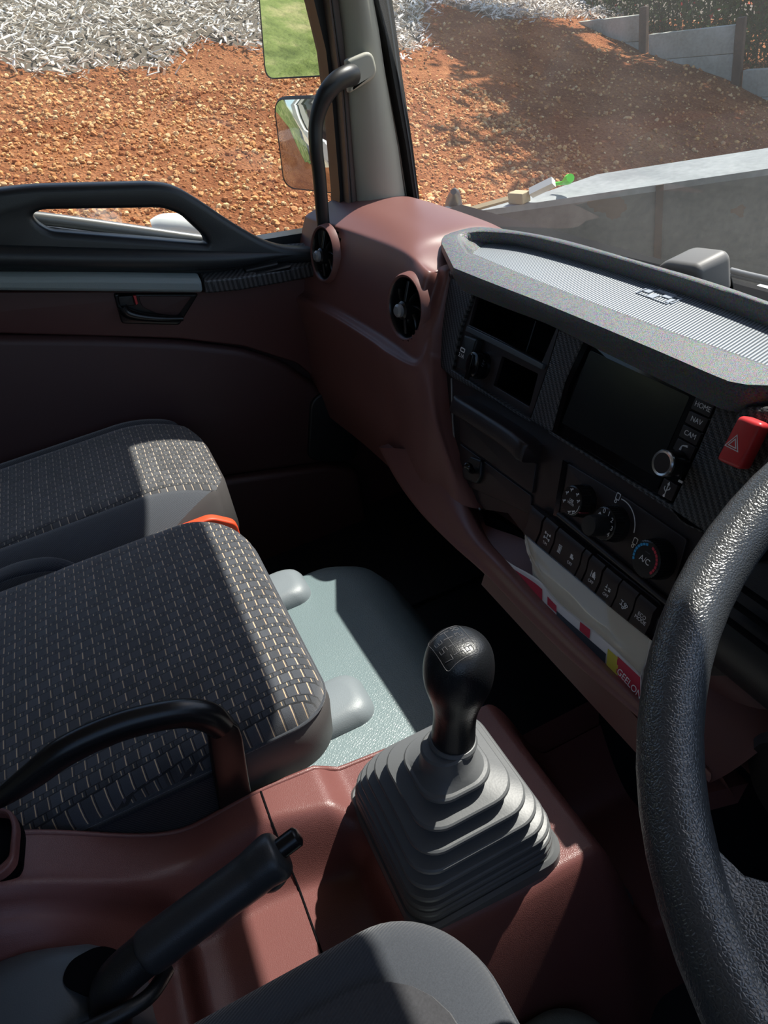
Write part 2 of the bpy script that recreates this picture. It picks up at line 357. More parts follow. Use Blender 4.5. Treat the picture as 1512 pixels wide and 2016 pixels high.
M['magazine'] = simple('white_magazine', (.85, .80, .76), .35)
M['yellow'] = simple('yellow_print', (.62, .52, .05), .5)
M['darkprint'] = simple('dark_print', (.02, .025, .035), .4)
# ================================================================ CAB SHELL
def S(o): o['kind'] = 'structure'; return o
def quadbox(name, pts, t, mat, parent=None):
    o = mk(name, pts, [tuple(range(len(pts)))], mat, parent, 0); s = o.modifiers.new('solid', 'SOLIDIFY'); s.thickness = t; s.offset = 0; return o
S(box('floor', (-.40, -.1, .10), (2.44, 2.1, .10), M['floor']))
S(box('ceiling', (-.45, -.28, 1.72), (2.15, 1.76, .05), M['headliner']))
S(box('wall_rear', (-.45, -1.14, .93), (2.15, .04, 1.6), M['headliner']))
S(box('wall_right_light_block', (.62, -.17, .50), (.04, 1.9, .80), M['burg_door']))  # unseen closed side, added to keep low light out of the footwells
S(box('wall_pillar', (.62, -.95, 1.3), (.04, .4, .8), M['cream']))
# firewall under the windscreen
S(box('wall_front', (-.45, .78, .42), (2.34, .04, .64), M['black']))
# windscreen
wg = net('window_1', [[Vector((x, y0+.10*(1-((x+.38)/1.0)**4), z)) for x in (-1.385, -1.2, -.8, -.38, .04, .44, .62)] for z, y0 in ((.735, .650), (1.0, .615), (1.25, .575), (1.47, .535), (1.66, .50))], M['wglass'], None, 6, 6); S(wg)
S(box('trim_header', (-.22, .56, 1.60), (1.68, .12, .28), M['headliner'], bevel=.01)); S(box('trim_header_side', (-1.23, .53, 1.60), (.34, .056, .28), M['headliner'], bevel=.01))
# outside skin of the passenger side below the window and behind the door
S(box('wall_left', (-1.60, -.25, .05), (.03, 2.1, 1.3), M['paint'], bevel=.01))
S(box('wall_corner', (-1.60, -1.0, 1.2), (.03, .5, 1.05), M['paint'], bevel=.01))
# ================================================================ PASSENGER DOOR
DF = Frame((-1.45, 0, 0), (0, 1, 0), (0, 0, 1))
door = thing('cab_door', 'burgundy and black passenger door of the cab with a long moulded grab bar', 'door', (-1.45, 0, .15))
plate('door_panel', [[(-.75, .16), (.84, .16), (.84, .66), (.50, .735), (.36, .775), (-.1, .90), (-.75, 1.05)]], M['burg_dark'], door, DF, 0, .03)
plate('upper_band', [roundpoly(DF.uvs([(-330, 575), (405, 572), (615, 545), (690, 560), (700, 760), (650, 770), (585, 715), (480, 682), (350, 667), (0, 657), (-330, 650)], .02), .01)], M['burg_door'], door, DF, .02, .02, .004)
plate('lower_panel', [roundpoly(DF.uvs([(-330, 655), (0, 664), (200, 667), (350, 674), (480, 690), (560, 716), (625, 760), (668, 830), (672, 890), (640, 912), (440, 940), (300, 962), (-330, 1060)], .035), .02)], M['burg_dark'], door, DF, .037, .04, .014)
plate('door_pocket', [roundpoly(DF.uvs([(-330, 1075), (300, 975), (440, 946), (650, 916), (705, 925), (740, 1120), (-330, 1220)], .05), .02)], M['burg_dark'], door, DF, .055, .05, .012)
plate('pocket_recess', [roundpoly(DF.uvs([(612, 790), (640, 770), (690, 790), (705, 905), (655, 912), (606, 905)], .045), .02)], M['black'], door, DF, .045, .012, .005)
# moulded black top with the long opening under the grab bar
fo = DF.uvs([(-330, 430), (-80, 384), (0, 373), (60, 366), (300, 360), (345, 366), (390, 392), (460, 440), (520, 475), (560, 488), (640, 492), (640, 520), (540, 520), (400, 545), (0, 545), (-330, 545)], .06)
ho = DF.uvs([(62, 424), (82, 414), (320, 410), (357, 423), (403, 466), (410, 482), (300, 472), (100, 456), (76, 442)], .06)
plate('grab_bar', [roundpoly(fo, .03), roundpoly(ho, .012)], M['doorblack'], door, DF, .06, .05, .012)
sp = [PX(x, y, -1.395) for x, y in ((-330, 500), (0, 506), (400, 512), (560, 502), (625, 503))]
tube('bar_base', sp, [.024, .021, .018, .006, .003], M['doorblack'], door, flat=1.0)
def lofted(name, rows, mat, bev=.006):
    o = loft(name, rows, mat, door, smooth=30); mod_bevel(o, bev); return o
def section(px, yt, yb, xf=-1.372, back=.034):
    a = PX(px, yt, xf); b = PX(px+2, yb, xf)
    return [Vector((-1.45, a.y, a.z+back)), Vector((xf, a.y, a.z)), Vector((xf, b.y, b.z)), Vector((-1.45, b.y, b.z))]
lofted('armrest', [section(x, yt, yb) for x, yt, yb in ((-330, 560, 590), (0, 549, 573), (200, 549, 575), (398, 552, 577))], M['arm'])
rows = [section(x, yt, yb, xf, bk) for x, yt, yb, xf, bk in ((402, 553, 578, -1.372, .034), (470, 547, 572, -1.375, .037), (560, 532, 556, -1.38, .035), (650, 512, 538, -1.39, .026))]
lofted('carbon_armrest_front', rows, M['carbon'], .003)
CFD = Frame(PX(512, 537, -1.402)+Vector((.006, 0, .010)), (PX(560, 516, -1.4)-PX(470, 535, -1.4)), (-1, 0, .5))
wsw = plate('window_switch', [roundpoly([(-.05, -.018), (.06, -.018), (.05, .018), (-.045, .018)], .01)], M['blacks'], door, CFD, .003, .008, .001)
plate('rocker', [roundpoly([(-.03, -.010), (.035, -.010), (.035, .010), (-.03, .010)], .004)], M['black'], wsw, CFD, .009, .008, .003)
hd = plate('handle_bezel', [roundpoly(DF.uvs([(224, 579), (392, 579), (354, 641), (240, 638)], .03), .006)], M['blacks'], door, DF, .028, .02, .003)
plate('bezel_back', [roundpoly(DF.uvs([(272, 583), (378, 583), (350, 622), (310, 618), (280, 604)], .03), .006)], M['burg_dark'], hd, DF, .030, .004, .001)
tube('door_lever', [PX(x, y, -1.412) for x, y in ((240, 604), (250, 616), (275, 623), (315, 627), (360, 627))], [.012, .012, .010, .008, .006], M['handle'], hd, flat=.8)
plate('lock_button', [roundpoly(DF.uvs([(232, 583), (261, 581), (266, 601), (236, 603)], .036), .003)], M['black'], hd, DF, .038, .012, .002)
plate('lock_marker', [roundpoly(DF.uvs([(262, 582), (268, 582), (272, 598), (268, 601)], .038), .001)], M['red'], hd, DF, .038, .010, .001)
# window channel and glass
tube('window_trim', [PX(x, y, -1.465) for x, y in ((-330, 400), (60, 428), (400, 474), (520, 486))], .009, M['silver'], door, flat=1.2)
plate('outer_sill', [DF.uvs([(-330, 435), (60, 440), (400, 484), (515, 470), (625, 452), (700, 440), (700, 520), (-330, 520)], -.03)], M['doorblack'], door, DF, -.02, .05)
gp = [(-1.475, -.9, .98), (-1.475, -.1, .92), (-1.475, .2, .84), (-1.475, .46, .76), (-1.475, .56, .80), (-1.46, .52, 1.66), (-1.46, -.9, 1.66)]
S(quadbox('window_2', gp, .004, M['glass']))
# door frame and weather seal behind the pillar
def strip(name, px, x, th, mat, parent):
    """px: list of (left_x, right_x, y) in the photo, on plane x"""
    L = [PX(a, y, x) for a, b, y in px]; R = [PX(b, y, x) for a, b, y in px]
    rings = [[l, r, r+Vector((-th, 0, 0)), l+Vector((-th, 0, 0))] for l, r in zip(L, R)]
    return loft(name, rings, mat, parent, smooth=20)
fr = strip('window_frame', [(668, 702, 470), (669, 698, 380), (655, 684, 210), (642, 671, 100), (618, 648, 0), (560, 596, -180), (400, 450, -620)], -1.43, .05, M['rubber'], door)
# ================================================================ A-PILLAR
pil = thing('windscreen_pillar', 'cream corner pillar trim between the side window and windscreen', 'pillar trim', (-1.40, .56, .80))
rows = []
for xl, xr, y in ((712, 840, 500), (705, 826, 420), (694, 806, 290), (683, 777, 150), (676, 762, 60), (668, 750, 0), (600, 690, -250), (480, 590, -620)):
    l = PX(xl, y, -1.40); r = PX(xr, y, -1.385); z = (l.z+r.z)/2; W = r.y-l.y; ring = []
    for k in range(9):
        t = k/8; ring.append(Vector((-1.405+.045*math.sin(math.pi*min(1, t*1.12+.02))**.55 if t < .9 else -1.395, l.y+W*t, l.z*(1-t)+r.z*t)))
    ring += [Vector((-1.45, r.y, r.z)), Vector((-1.45, l.y, l.z))]; rows.append(ring)
loft('pillar_cover', rows, M['cream'], pil, smooth=50)
for nm, dx0, dx1, mt, x in (('brown_edge', -14, 2, 'brownstrip', -1.40),):
    strip(nm, [(705+dx0, 705+dx1, 450), (697+dx0, 697+dx1, 330), (686+dx0, 686+dx1, 180), (662+dx0, 664+dx1, 0), (600+dx0, 602+dx1, -250), (480+dx0, 482+dx1, -620)], x, .03, M[mt], pil)
    strip('brown_edge_line', [(705-9, 705-7, 450), (697-9, 697-7, 330), (686-9, 686-7, 180), (662-9, 662-7, 0)], x+.002, .03, M['rubber'], pil)
PFm = Frame(PX(715, 140, -1.352), (PX(728, 139, -1.352)-PX(702, 142, -1.352)), (PX(722, 180, -1.352)-PX(710, 100, -1.352))*-1)
if PFm.n.x < 0: PFm = Frame(PFm.o, PFm.u, -PFm.v)
plate('handle_cover', [roundpoly(PFm.uvs([(684, 117), (735, 97), (747, 150), (690, 184)], .008), [.004, .016, .016, .004])], M['cream'], pil, PFm, .006, .02, .006)
plate('handle_socket', [roundpoly(PFm.uvs([(684, 124), (698, 128), (699, 165), (687, 170)], .010), .006)], M['rubber'], pil, PFm, .008, .01, .001)
hb = [(693, 148), (682, 150), (664, 160), (645, 180), (631, 208), (622, 245), (622, 290), (628, 340), (633, 400), (640, 480)]
hx = [-1.345, -1.335, -1.33, -1.33, -1.335, -1.34, -1.34, -1.345, -1.35, -1.36]
o = tube('assist_grip', [PX(a, b, x) for (a, b), x in zip(hb, hx)], [.017, .0165, .016, .015, .0135, .0125, .012, .012, .012, .012], M['black'])
tag(o, 'curved black grab handle rising beside the passenger window to the cream pillar', 'grab handle')
# windscreen seal down the front edge of the pillar
sl_ = strip('trim_1', [(832, 842, 480), (820, 830, 425), (800, 813, 290), (774, 792, 150), (758, 780, 60), (745, 772, 0), (685, 712, -250), (585, 617, -620)], -1.372, .05, M['rubber'], None); S(sl_)
s2 = strip('trim_2', [(838, 840, 480), (826, 828, 425), (807, 809, 290), (784, 787, 150), (771, 774, 60), (761, 765, 0), (700, 704, -250)], -1.369, .012, M['steelgrey'], None); S(s2)
# ================================================================ DOOR MIRRORS
def mirror(name, label, px, dist, nrm_dir, curv, wob=0):
    c = PD(sum(p[0] for p in px)/len(px), sum(p[1] for p in px)/len(px), dist); d = (c-CAM).normalized(); r = Vector(nrm_dir).normalized(); n = (r-d).normalized()
    root = thing(name, label, 'mirror', tuple(c))
    up = Vector((0, 0, 1)); u = up.cross(n).normalized(); v = n.cross(u)
    fr = Frame(c, u, v); pts = roundpoly([fr.uv(*p) for p in px], .028, 6)
    a = sum(p[0] for p in pts)/len(pts); b = sum(p[1] for p in pts)/len(pts)
    V = []; NR = 10
    for i in range(NR+1):
        f = i/NR
        for p in pts:
            x = a+(p[0]-a)*f; y = b+(p[1]-b)*f; h = -curv*((x-a)**2+(y-b)**2); V.append(fr.w(x, y, h))
    n_ = len(pts); Fc = []
    for i in range(NR):
        for k in range(n_): Fc.append((i*n_+k, i*n_+(k+1) % n_, (i+1)*n_+(k+1) % n_, (i+1)*n_+k))
    g = mk('mirror_glass', V, Fc, M['mirror'], root, 60)
    b2 = bmesh.new(); b2.from_mesh(g.data); bmesh.ops.remove_doubles(b2, verts=b2.verts, dist=1e-5); b2.to_mesh(g.data); b2.free()
    rings = []
    for s_, h in ((.995, -.0005), (1.015, .002), (1.03, -.005), (1.01, -.016), (.88, -.030), (.6, -.038)):
        rings.append([fr.w(a+(p[0]-a)*s_, b+(p[1]-b)*s_, h-curv*((p[0]-a)**2+(p[1]-b)**2)*s_*s_) for p in pts])
    loft('mirror_housing', rings, M['rubber'], root, False, True)
    return root, fr
m1, f1 = mirror('door_mirror', 'upper flat door mirror outside showing green grass and red soil', [(500, -140), (650, -140), (652, 147), (524, 154)], 1.95, (-.34, -.90, .03), 0)
m2, f2 = mirror('door_mirror', 'lower curved door mirror outside showing the white side of the cab', [(531, 205), (712, 204), (720, 396), (548, 382)], 1.85, (.04, -.88, -.50), 1.4)
# ================================================================ DASHBOARD
dash = thing('dashboard', 'burgundy and black dashboard with round vents and textured top tray', 'dashboard', (-.8, .6, .3))
PR = [(.72, .74), (.61, .835), (.505, .852), (.452, .840), (.436, .826), (.412, .775), (.396, .722), (.391, .709), (.378, .704), (.373, .692), (.374, .62), (.366, .53), (.374, .44)]
def col(x, dy=0, prof=PR): return [Vector((x, y+dy, z)) for y, z in prof]
c0 = [p-Vector((0, .022 if p.y < .5 else 0, 0)) for p in col(-1.47)]; c1 = [p-Vector((0, .020 if p.y < .5 else 0, 0)) for p in col(-1.41)]; c2 = [p-Vector((0, .006 if p.y < .5 else 0, 0)) for p in col(-1.25)]; c3 = col(-1.10); c3b = [p-Vector((0, 0, .010*max(0, (p.z-.82)/.03))) for p in col(-1.03)]; c3b[1].z = .815; c3b[2].z = .829; c3b[0].z = .73; c3[2].z = .845; c3[1].z = .83
for p_ in c3b[:3]: p_.x = -1.05
c4 = [Vector((x, y, z)) for x, y, z in ((-.99, .70, .72), (-.985, .62, .775), (-.985, .53, .805), (-.985, .460, .815), (-.98, .438, .82), (-.975, .414, .775), (-.965, .398, .722), (-.96, .394, .709), (-.955, .387, .703), (-.95, .382, .690), (-.93, .364, .62), (-.885, .338, .53), (-.865, .345, .49))]
def cl(px, py, off): u, v = CL.uv(px, py, off); return CL.w(u, v, off)
c5 = [Vector((-.95, .70, .73)), Vector((-.945, .62, .77)), Vector((-.955, .51, .820)), cl(870, 524, .003), cl(862, 550, .009), cl(849, 595, .014), cl(843, 650, .018), cl(842, 670, .018), cl(841, 690, .019), cl(841, 720, .019), cl(850, 820, .020), cl(868, 900, .014), cl(885, 990, .010)]
c6 = [Vector((-.92, .70, .73)), Vector((-.915, .62, .77)), Vector((-.925, .50, .815)), cl(888, 530, .002), cl(882, 550, .003), cl(872, 595, .004), cl(864, 650, .005), cl(863, 670, .005), cl(862, 695, .005), cl(862, 722, .005), cl(872, 830, .006), cl(900, 925, .004), cl(930, 1000, .002)]
c7 = [p+CL.n*-.03+Vector((.004, 0, 0)) for p in c6]
G = [list(r) for r in zip(c0, c1, c2, c3, c3b, c4, c5, c6, c7)]
V1 = PY(798, 606, .41); V2 = PY(636, 500, .396)
net('passenger_fascia', G, M['burg'], dash, 12, 8, .0, 60, hole=[(V1, .0475), (V2, .0475)])
# lower lip of the open shelf, running on to the driver's side
lin = [(880, 890), (890, 923), (912, 989), (945, 1052), (989, 1103), (1060, 1180), (1130, 1250), (1200, 1318), (1257, 1373), (1330, 1445), (1400, 1515)]
lout = [(745, 880), (782, 948), (830, 1012), (890, 1072), (949, 1124), (1032, 1209), (1110, 1285), (1185, 1350), (1250, 1404), (1330, 1475), (1400, 1540)]
rows = []
for (a, b), (e, f_) in zip(lin, lout):
    g_ = len(rows); k0, k1, k2 = ((-.012, -.006, -.014), (-.004, .004, .0), (.006, .016, .014), (.016, .028, .028))[g_] if g_ < 4 else (.030, .040, .040)
    p0, p1, p2 = cl(a, b, k0), cl(a*.7+e*.3, b*.7+f_*.3, k1), cl(e, f_, k2)
    rows.append([p0+Vector((0, .035, -.07)), p0+Vector((0, .010, -.012)), p0, p1, p1.lerp(p2, .55), p2, p2+Vector((0, .03, .0)), p2+Vector((0, .10, .02))])
net('shelf_lip', rows, M['burg'], dash, 6, 5, 0, 60)
# vents
def vent(c, nrm, R):
    nrm = Vector(nrm).normalized()
    root = thing('t', '', '', (0, 0, 0)); bpy.data.objects.remove(root)
    ring = lathe('air_vent', [(R*1.20, -.010), (R*1.15, -.001), (R*1.09, .003), (R*1.03, .0025), (R*1.0, -.001), (R*.99, -.012)], c, nrm, M['burg'], dash, 56, 60, caps=False)
    lathe('vent_bowl', [(R*1.02, .001), (R*.985, -.001), (R*.96, -.006), (R*.92, -.03), (R*.5, -.05)], c, nrm, M['blacks'], ring, 48, 60, caps=False)
    lathe('vent_back', [(R*.95, -.045), (R*.1, -.046)], c, nrm, M['void'], ring, 32)
    h = Vector((1, 0, 0)); s = nrm.cross(Vector((0, 0, 1))).normalized(); q = s.cross(nrm).normalized()
    for k in range(7):                       # curved spokes
        a0 = 2*math.pi*k/7; pth = []
        for j in range(5):
            rr = R*(.18+.72*j/4); a = a0+.55*j/4; pth.append(c+nrm*(-.010-.004*j/4)+s*math.cos(a)*rr+q*math.sin(a)*rr)
        tube('vent_blade', pth, [.0022]*5, M['blacks'], ring, 3, 8, up=tuple(nrm), flat=3.2)
    tube('vent_cross_bar', [c+nrm*-.004+q*-R*.88, c+nrm*.001, c+nrm*-.004+q*R*.88], .003, M['blacks'], ring, 4, 8)
    lathe('vent_knob', [(R*.20, -.02), (R*.23, .008), (R*.22, .014), (R*.15, .017), (.0005, .018)], c+q*-R*.08, nrm, M['silver'], ring, 32)
    lathe('knob_collar', [(R*.32, -.02), (R*.31, .006), (R*.24, .009)], c+q*-R*.08, nrm, M['blacks'], ring, 32)
    return ring
vent(V1, (.14, -1, .26), .044); vent(V2, (.12, -1, .26), .044)
# ------------- top tray
TZ = .842
def tz(px, py, z): return PZ(px, py, z)
outer = [tz(*p, TZ) for p in ((890, 527), (1000, 572), (1140, 628), (1290, 690), (1430, 750), (1475, 760), (1560, 762), (1680, 765))]
outer_b = [tz(*p, TZ) for p in ((1680, 655), (1512, 592), (1380, 547), (1220, 501), (1100, 469), (1011, 453), (942, 446), (905, 452), (872, 464), (868, 480))]
innr = [tz(*p, TZ+.001) for p in ((922, 496), (1010, 532), (1150, 586), (1300, 642), (1440, 690), (1500, 712), (1580, 740), (1660, 762))]
innr_b = [tz(*p, TZ+.001) for p in ((1680, 667), (1512, 601), (1380, 556), (1220, 508), (1100, 476), (1024, 460), (950, 454), (912, 458), (904, 462), (908, 475))]
matz = TZ-.02
mt_f = [tz(*p, matz) for p in ((931, 499), (1010, 532), (1150, 588), (1300, 644), (1440, 695), (1500, 716), (1580, 745), (1660, 770))]
mt_b = [tz(*p, matz) for p in ((1700, 720), (1512, 643), (1380, 592), (1220, 540), (1100, 504), (1030, 486), (985, 480), (960, 480), (945, 488), (936, 493))]
def rs(L, n):
    P = spline(L, 12); d = [0]
    for a, b in zip(P, P[1:]): d.append(d[-1]+(b-a).length)
    out = []
    for k in range(n):
        t = d[-1]*k/(n-1); i = max(j for j in range(len(d)) if d[j] <= t+1e-9); i = min(i, len(P)-2); f = (t-d[i])/max(1e-9, d[i+1]-d[i]); out.append(P[i].lerp(P[i+1], f))
    return out
OUT = rs(outer, 40)+rs(outer_b, 50); INN = rs(innr, 40)+rs(innr_b, 50); MAT = rs(mt_f, 40)+rs(mt_b, 50)
dn = Vector((0, 0, 1)); cen = sum(OUT, Vector())/len(OUT)
def shr(R, d): return [p+(cen-p).normalized()*d for p in R]
ring = [[p-dn*.03 for p in shr(OUT, .012)], [p-dn*.012 for p in OUT], [p-dn*.004 for p in OUT], shr(OUT, .003), [a.lerp(b, .85) for a, b in zip(OUT, INN)], [p-dn*.0015 for p in INN], [p.lerp(q, .3)-dn*.006 for p, q in zip(INN, MAT)], [q for q in MAT]]
loft('top_tray', ring, M['tray'], dash, False, False, 50)
# ribbed insert as a fan of the mat outline
cm = sum(MAT, Vector())/len(MAT)
rm = mk('ribbed_mat', MAT, [tuple(range(len(MAT)))], M['rib'], dash, 0)
EB = Frame((0, 0, matz), (1, 0, 0), (0, 1, 0))
el = [EB.uv(*p) for p in ((1250, 577), (1280, 569), (1345, 590), (1312, 600))]
plate('embossed_mark', [roundpoly(el, .002), [tuple(Vector(p)*.93+Vector((sum(e[0] for e in el)/4, sum(e[1] for e in el)/4))*.07) for p in roundpoly(el, .002)]], M['matmark'], dash, EB, .0012, .001)
c_ = (sum(e[0] for e in el)/4, sum(e[1] for e in el)/4)
for k, (du, dv, wd, hh) in enumerate(((-.022, .004, .014, .010), (-.004, -.004, .010, .012), (.010, .005, .012, .008), (.024, -.002, .010, .010), (.0, .012, .03, .003))):
    plate('embossed_figure', [[(c_[0]+du-wd/2, c_[1]+dv-hh/2), (c_[0]+du+wd/2, c_[1]+dv-hh/2), (c_[0]+du+wd/2, c_[1]+dv+hh/2), (c_[0]+du-wd/2, c_[1]+dv+hh/2)]], M['matmark'], rm, EB, .0012, .001)
# deck between the tray and the glass
mk('dash_deck', [(-1.42, .76, .735), (-1.42, .60, .80), (-.98, .60, .80), (.58, .60, .80), (.58, .76, .735), (-.4, .77, .735)], [(0, 1, 2, 3, 4, 5)], M['black'], dash, 0)
# ------------- carbon-look centre trim with two openings
trim_o = [(890, 534), (1000, 580), (1140, 636), (1290, 700), (1428, 757), (1500, 765), (1600, 790), (1620, 900), (1580, 1075), (1460, 1062), (1392, 1055), (1340, 1032), (1317, 1002), (1162, 906), (1098, 862), (1040, 826), (889, 743), (861, 718), (862, 655), (873, 590)]
h1 = [(934, 571), (1018, 602), (1102, 640), (1078, 722), (1043, 826), (965, 776), (889, 727), (905, 645)]
h2 = [(1152, 661), (1280, 715), (1418, 776), (1375, 880), (1322, 994), (1200, 922), (1086, 851), (1112, 752)]
trim = plate('centre_trim', [roundpoly(CL.uvs(trim_o), .012), CL.uvs(h1), CL.uvs(h2)], M['carbon'], dash, CL, .0, .012, .0025)
# wrapped upper roll of the trim under the tray
tube('trim_upper_roll', [cl(a, b, -.004) for a, b in ((893, 538), (1000, 584), (1140, 640), (1290, 705), (1428, 762), (1500, 770), (1600, 795))], .008, M['carbon'], trim, up=tuple(CL.n))
# raised hood of the driver's side with the hazard switch
hz = [(1448, 797), (1560, 800), (1640, 930), (1560, 1000), (1460, 960), (1405, 925)]
plate('switch_hood', [roundpoly(CL.uvs(hz, .02), .012)], M['carbon'], dash, CL, .018, .04, .006)
# lower charcoal panel
lowp = [(862, 712), (1000, 790), (1150, 880), (1330, 1000), (1560, 1060), (1560, 1330), (1400, 1330), (1293, 1262), (1160, 1150), (1035, 1055), (1000, 1010), (955, 1003), (918, 965), (890, 870), (868, 780)]
plate('lower_centre_panel', [CL.uvs(lowp, -.008)], M['panel'], dash, CL, -.008, .02)
tube('panel_seam', [cl(a, b, -.007) for a, b in ((889, 745), (893, 850), (908, 955), (945, 1003))], .0015, M['silver'], dash, 6, 8)
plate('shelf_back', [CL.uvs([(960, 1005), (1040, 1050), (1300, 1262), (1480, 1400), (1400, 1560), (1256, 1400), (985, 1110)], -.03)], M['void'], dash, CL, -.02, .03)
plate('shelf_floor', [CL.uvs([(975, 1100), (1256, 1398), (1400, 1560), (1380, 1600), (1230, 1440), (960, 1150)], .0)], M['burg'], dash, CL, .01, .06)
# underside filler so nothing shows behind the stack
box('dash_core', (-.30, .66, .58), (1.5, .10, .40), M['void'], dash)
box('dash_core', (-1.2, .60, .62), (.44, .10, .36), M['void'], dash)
box('dash_core', (-.60, .635, .765), (1.72, .24, .02), M['void'], dash)  # hidden plate added to stop sun leaking in below the tray
# ------------- storage cubby unit
cub = plate('storage_cubby', [CL.uvs(h1, -.006), roundpoly(CL.uvs([(938, 580), (1018, 609), (1097, 641), (1066, 714), (990, 672), (923, 639)], -.006), .002), roundpoly(CL.uvs([(988, 701), (1059, 736), (1042, 801), (971, 758)], -.006), .002)], M['panel'], dash, CL, -.006, .006, .0008)
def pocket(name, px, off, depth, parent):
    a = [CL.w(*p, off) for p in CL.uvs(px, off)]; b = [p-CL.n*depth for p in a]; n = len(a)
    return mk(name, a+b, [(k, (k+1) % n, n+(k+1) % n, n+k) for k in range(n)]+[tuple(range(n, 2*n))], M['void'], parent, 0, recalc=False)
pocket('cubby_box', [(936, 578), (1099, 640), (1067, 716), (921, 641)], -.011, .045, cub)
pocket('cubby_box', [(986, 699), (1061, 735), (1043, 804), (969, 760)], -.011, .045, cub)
tube('cubby_divider', [cl(1055, 632, -.02), cl(1035, 696, -.02)], .0008, M['black'], cub, 2, 6)
plate('cubby_shelf_edge', [roundpoly(CL.uvs([(918, 641), (990, 676), (1068, 717), (1064, 727), (988, 688), (914, 651)], 0), .0015)], M['steelgrey'], cub, CL, -.001, .006, .001)
usb = plate('usb_socket', [roundpoly(CL.uvs([(911, 658), (936, 668), (916, 733), (895, 724)], .008), .003)], M['black'], dash, CL, .006, .014, .003)
u0, v0 = CL.uv(909, 697, .007)
text('socket_rating', '2.1A', .0078, M['ink'], usb, CL, *CL.uv(908, 700, .0065), .0066, 0)
uu, vv = CL.uv(911, 689, .0065)
plate('socket_symbol', [roundpoly([(uu-.006, vv-.003), (uu+.006, vv-.003), (uu+.006, vv+.003), (uu-.006, vv+.003)], .0015), roundpoly([(uu-.0045, vv-.0016), (uu+.0045, vv-.0016), (uu+.0045, vv+.0016), (uu-.0045, vv+.0016)], .001)], M['ink'], usb, CL, .0068, .0004)
cg = cl(944, 719, .0)
lg = lathe('lighter_socket', [(.0185, -.008), (.0185, .004), (.0165, .008), (.0165, .012), (.0135, .0135), (.001, .0135)], cg, CL.n, M['gloss'], dash, 40)
plate('socket_cap_ridge', [roundpoly([(CL.uv(944, 719)[0]-.004, CL.uv(944, 719)[1]-.021), (CL.uv(944, 719)[0]+.004, CL.uv(944, 719)[1]-.021), (CL.uv(944, 719)[0]+.003, CL.uv(944, 719)[1]+.014), (CL.uv(944, 719)[0]-.003, CL.uv(944, 719)[1]+.014)], .002)], M['gloss'], lg, CL, .017, .005, .0015)
text('socket_lettering', '12V', .006, M['inkgrey'], lg, CL, CL.uv(951, 716, .014)[0], CL.uv(951, 716, .014)[1], .0139, math.pi/2)
# ------------- pull-out drawer below
dr = plate('ashtray_drawer', [roundpoly(CL.uvs([(905, 822), (1055, 912), (1047, 972), (905, 868)], -.004), .003)], M['panel'], dash, CL, -.004, .01, .001)
# protruding lip
q0 = CL.uvs([(913, 779), (970, 812), (1030, 850), (1060, 876)], .0); lipv = []
rings = []
for k, t in enumerate(np.linspace(0, 1, 13)):
    i = t*3; p = cr_pt([Vector((a, b, 0)) for a, b in q0], i); u, v = p.x, p.y
    d = .022*(1-abs(2*t-1)**12*.25)
    prof = [(0.0, -.012), (0.0, d*.8), (-.0015, d*.95), (-.005, d), (-.020, d+.001), (-.0225, d), (-.0235, d-.003), (-.0235, -.012)]
    rings.append([CL.w(u, v+a, b) for a, b in prof])
loft('drawer_pull', rings, M['panel'], dr, smooth=50)
plate('lower_flap', [roundpoly(CL.uvs([(905, 873), (1046, 976), (1043, 1012), (925, 960), (905, 925)], -.005), .003)], M['panel'], dash, CL, -.005, .008, .001)
hk = plate('coat_hook', [roundpoly(CL.uvs([(928, 898), (950, 906), (948, 940), (940, 953), (915, 943), (912, 925)], -.002), .004)], M['black'], dash, CL, .001, .01, .003)
tube('hook_peg', [cl(930, 928, -.002), cl(928, 926, .010), cl(923, 918, .016), cl(918, 916, .018)], [.004, .0045, .005, .0045], M['gloss'], hk, 4, 12)
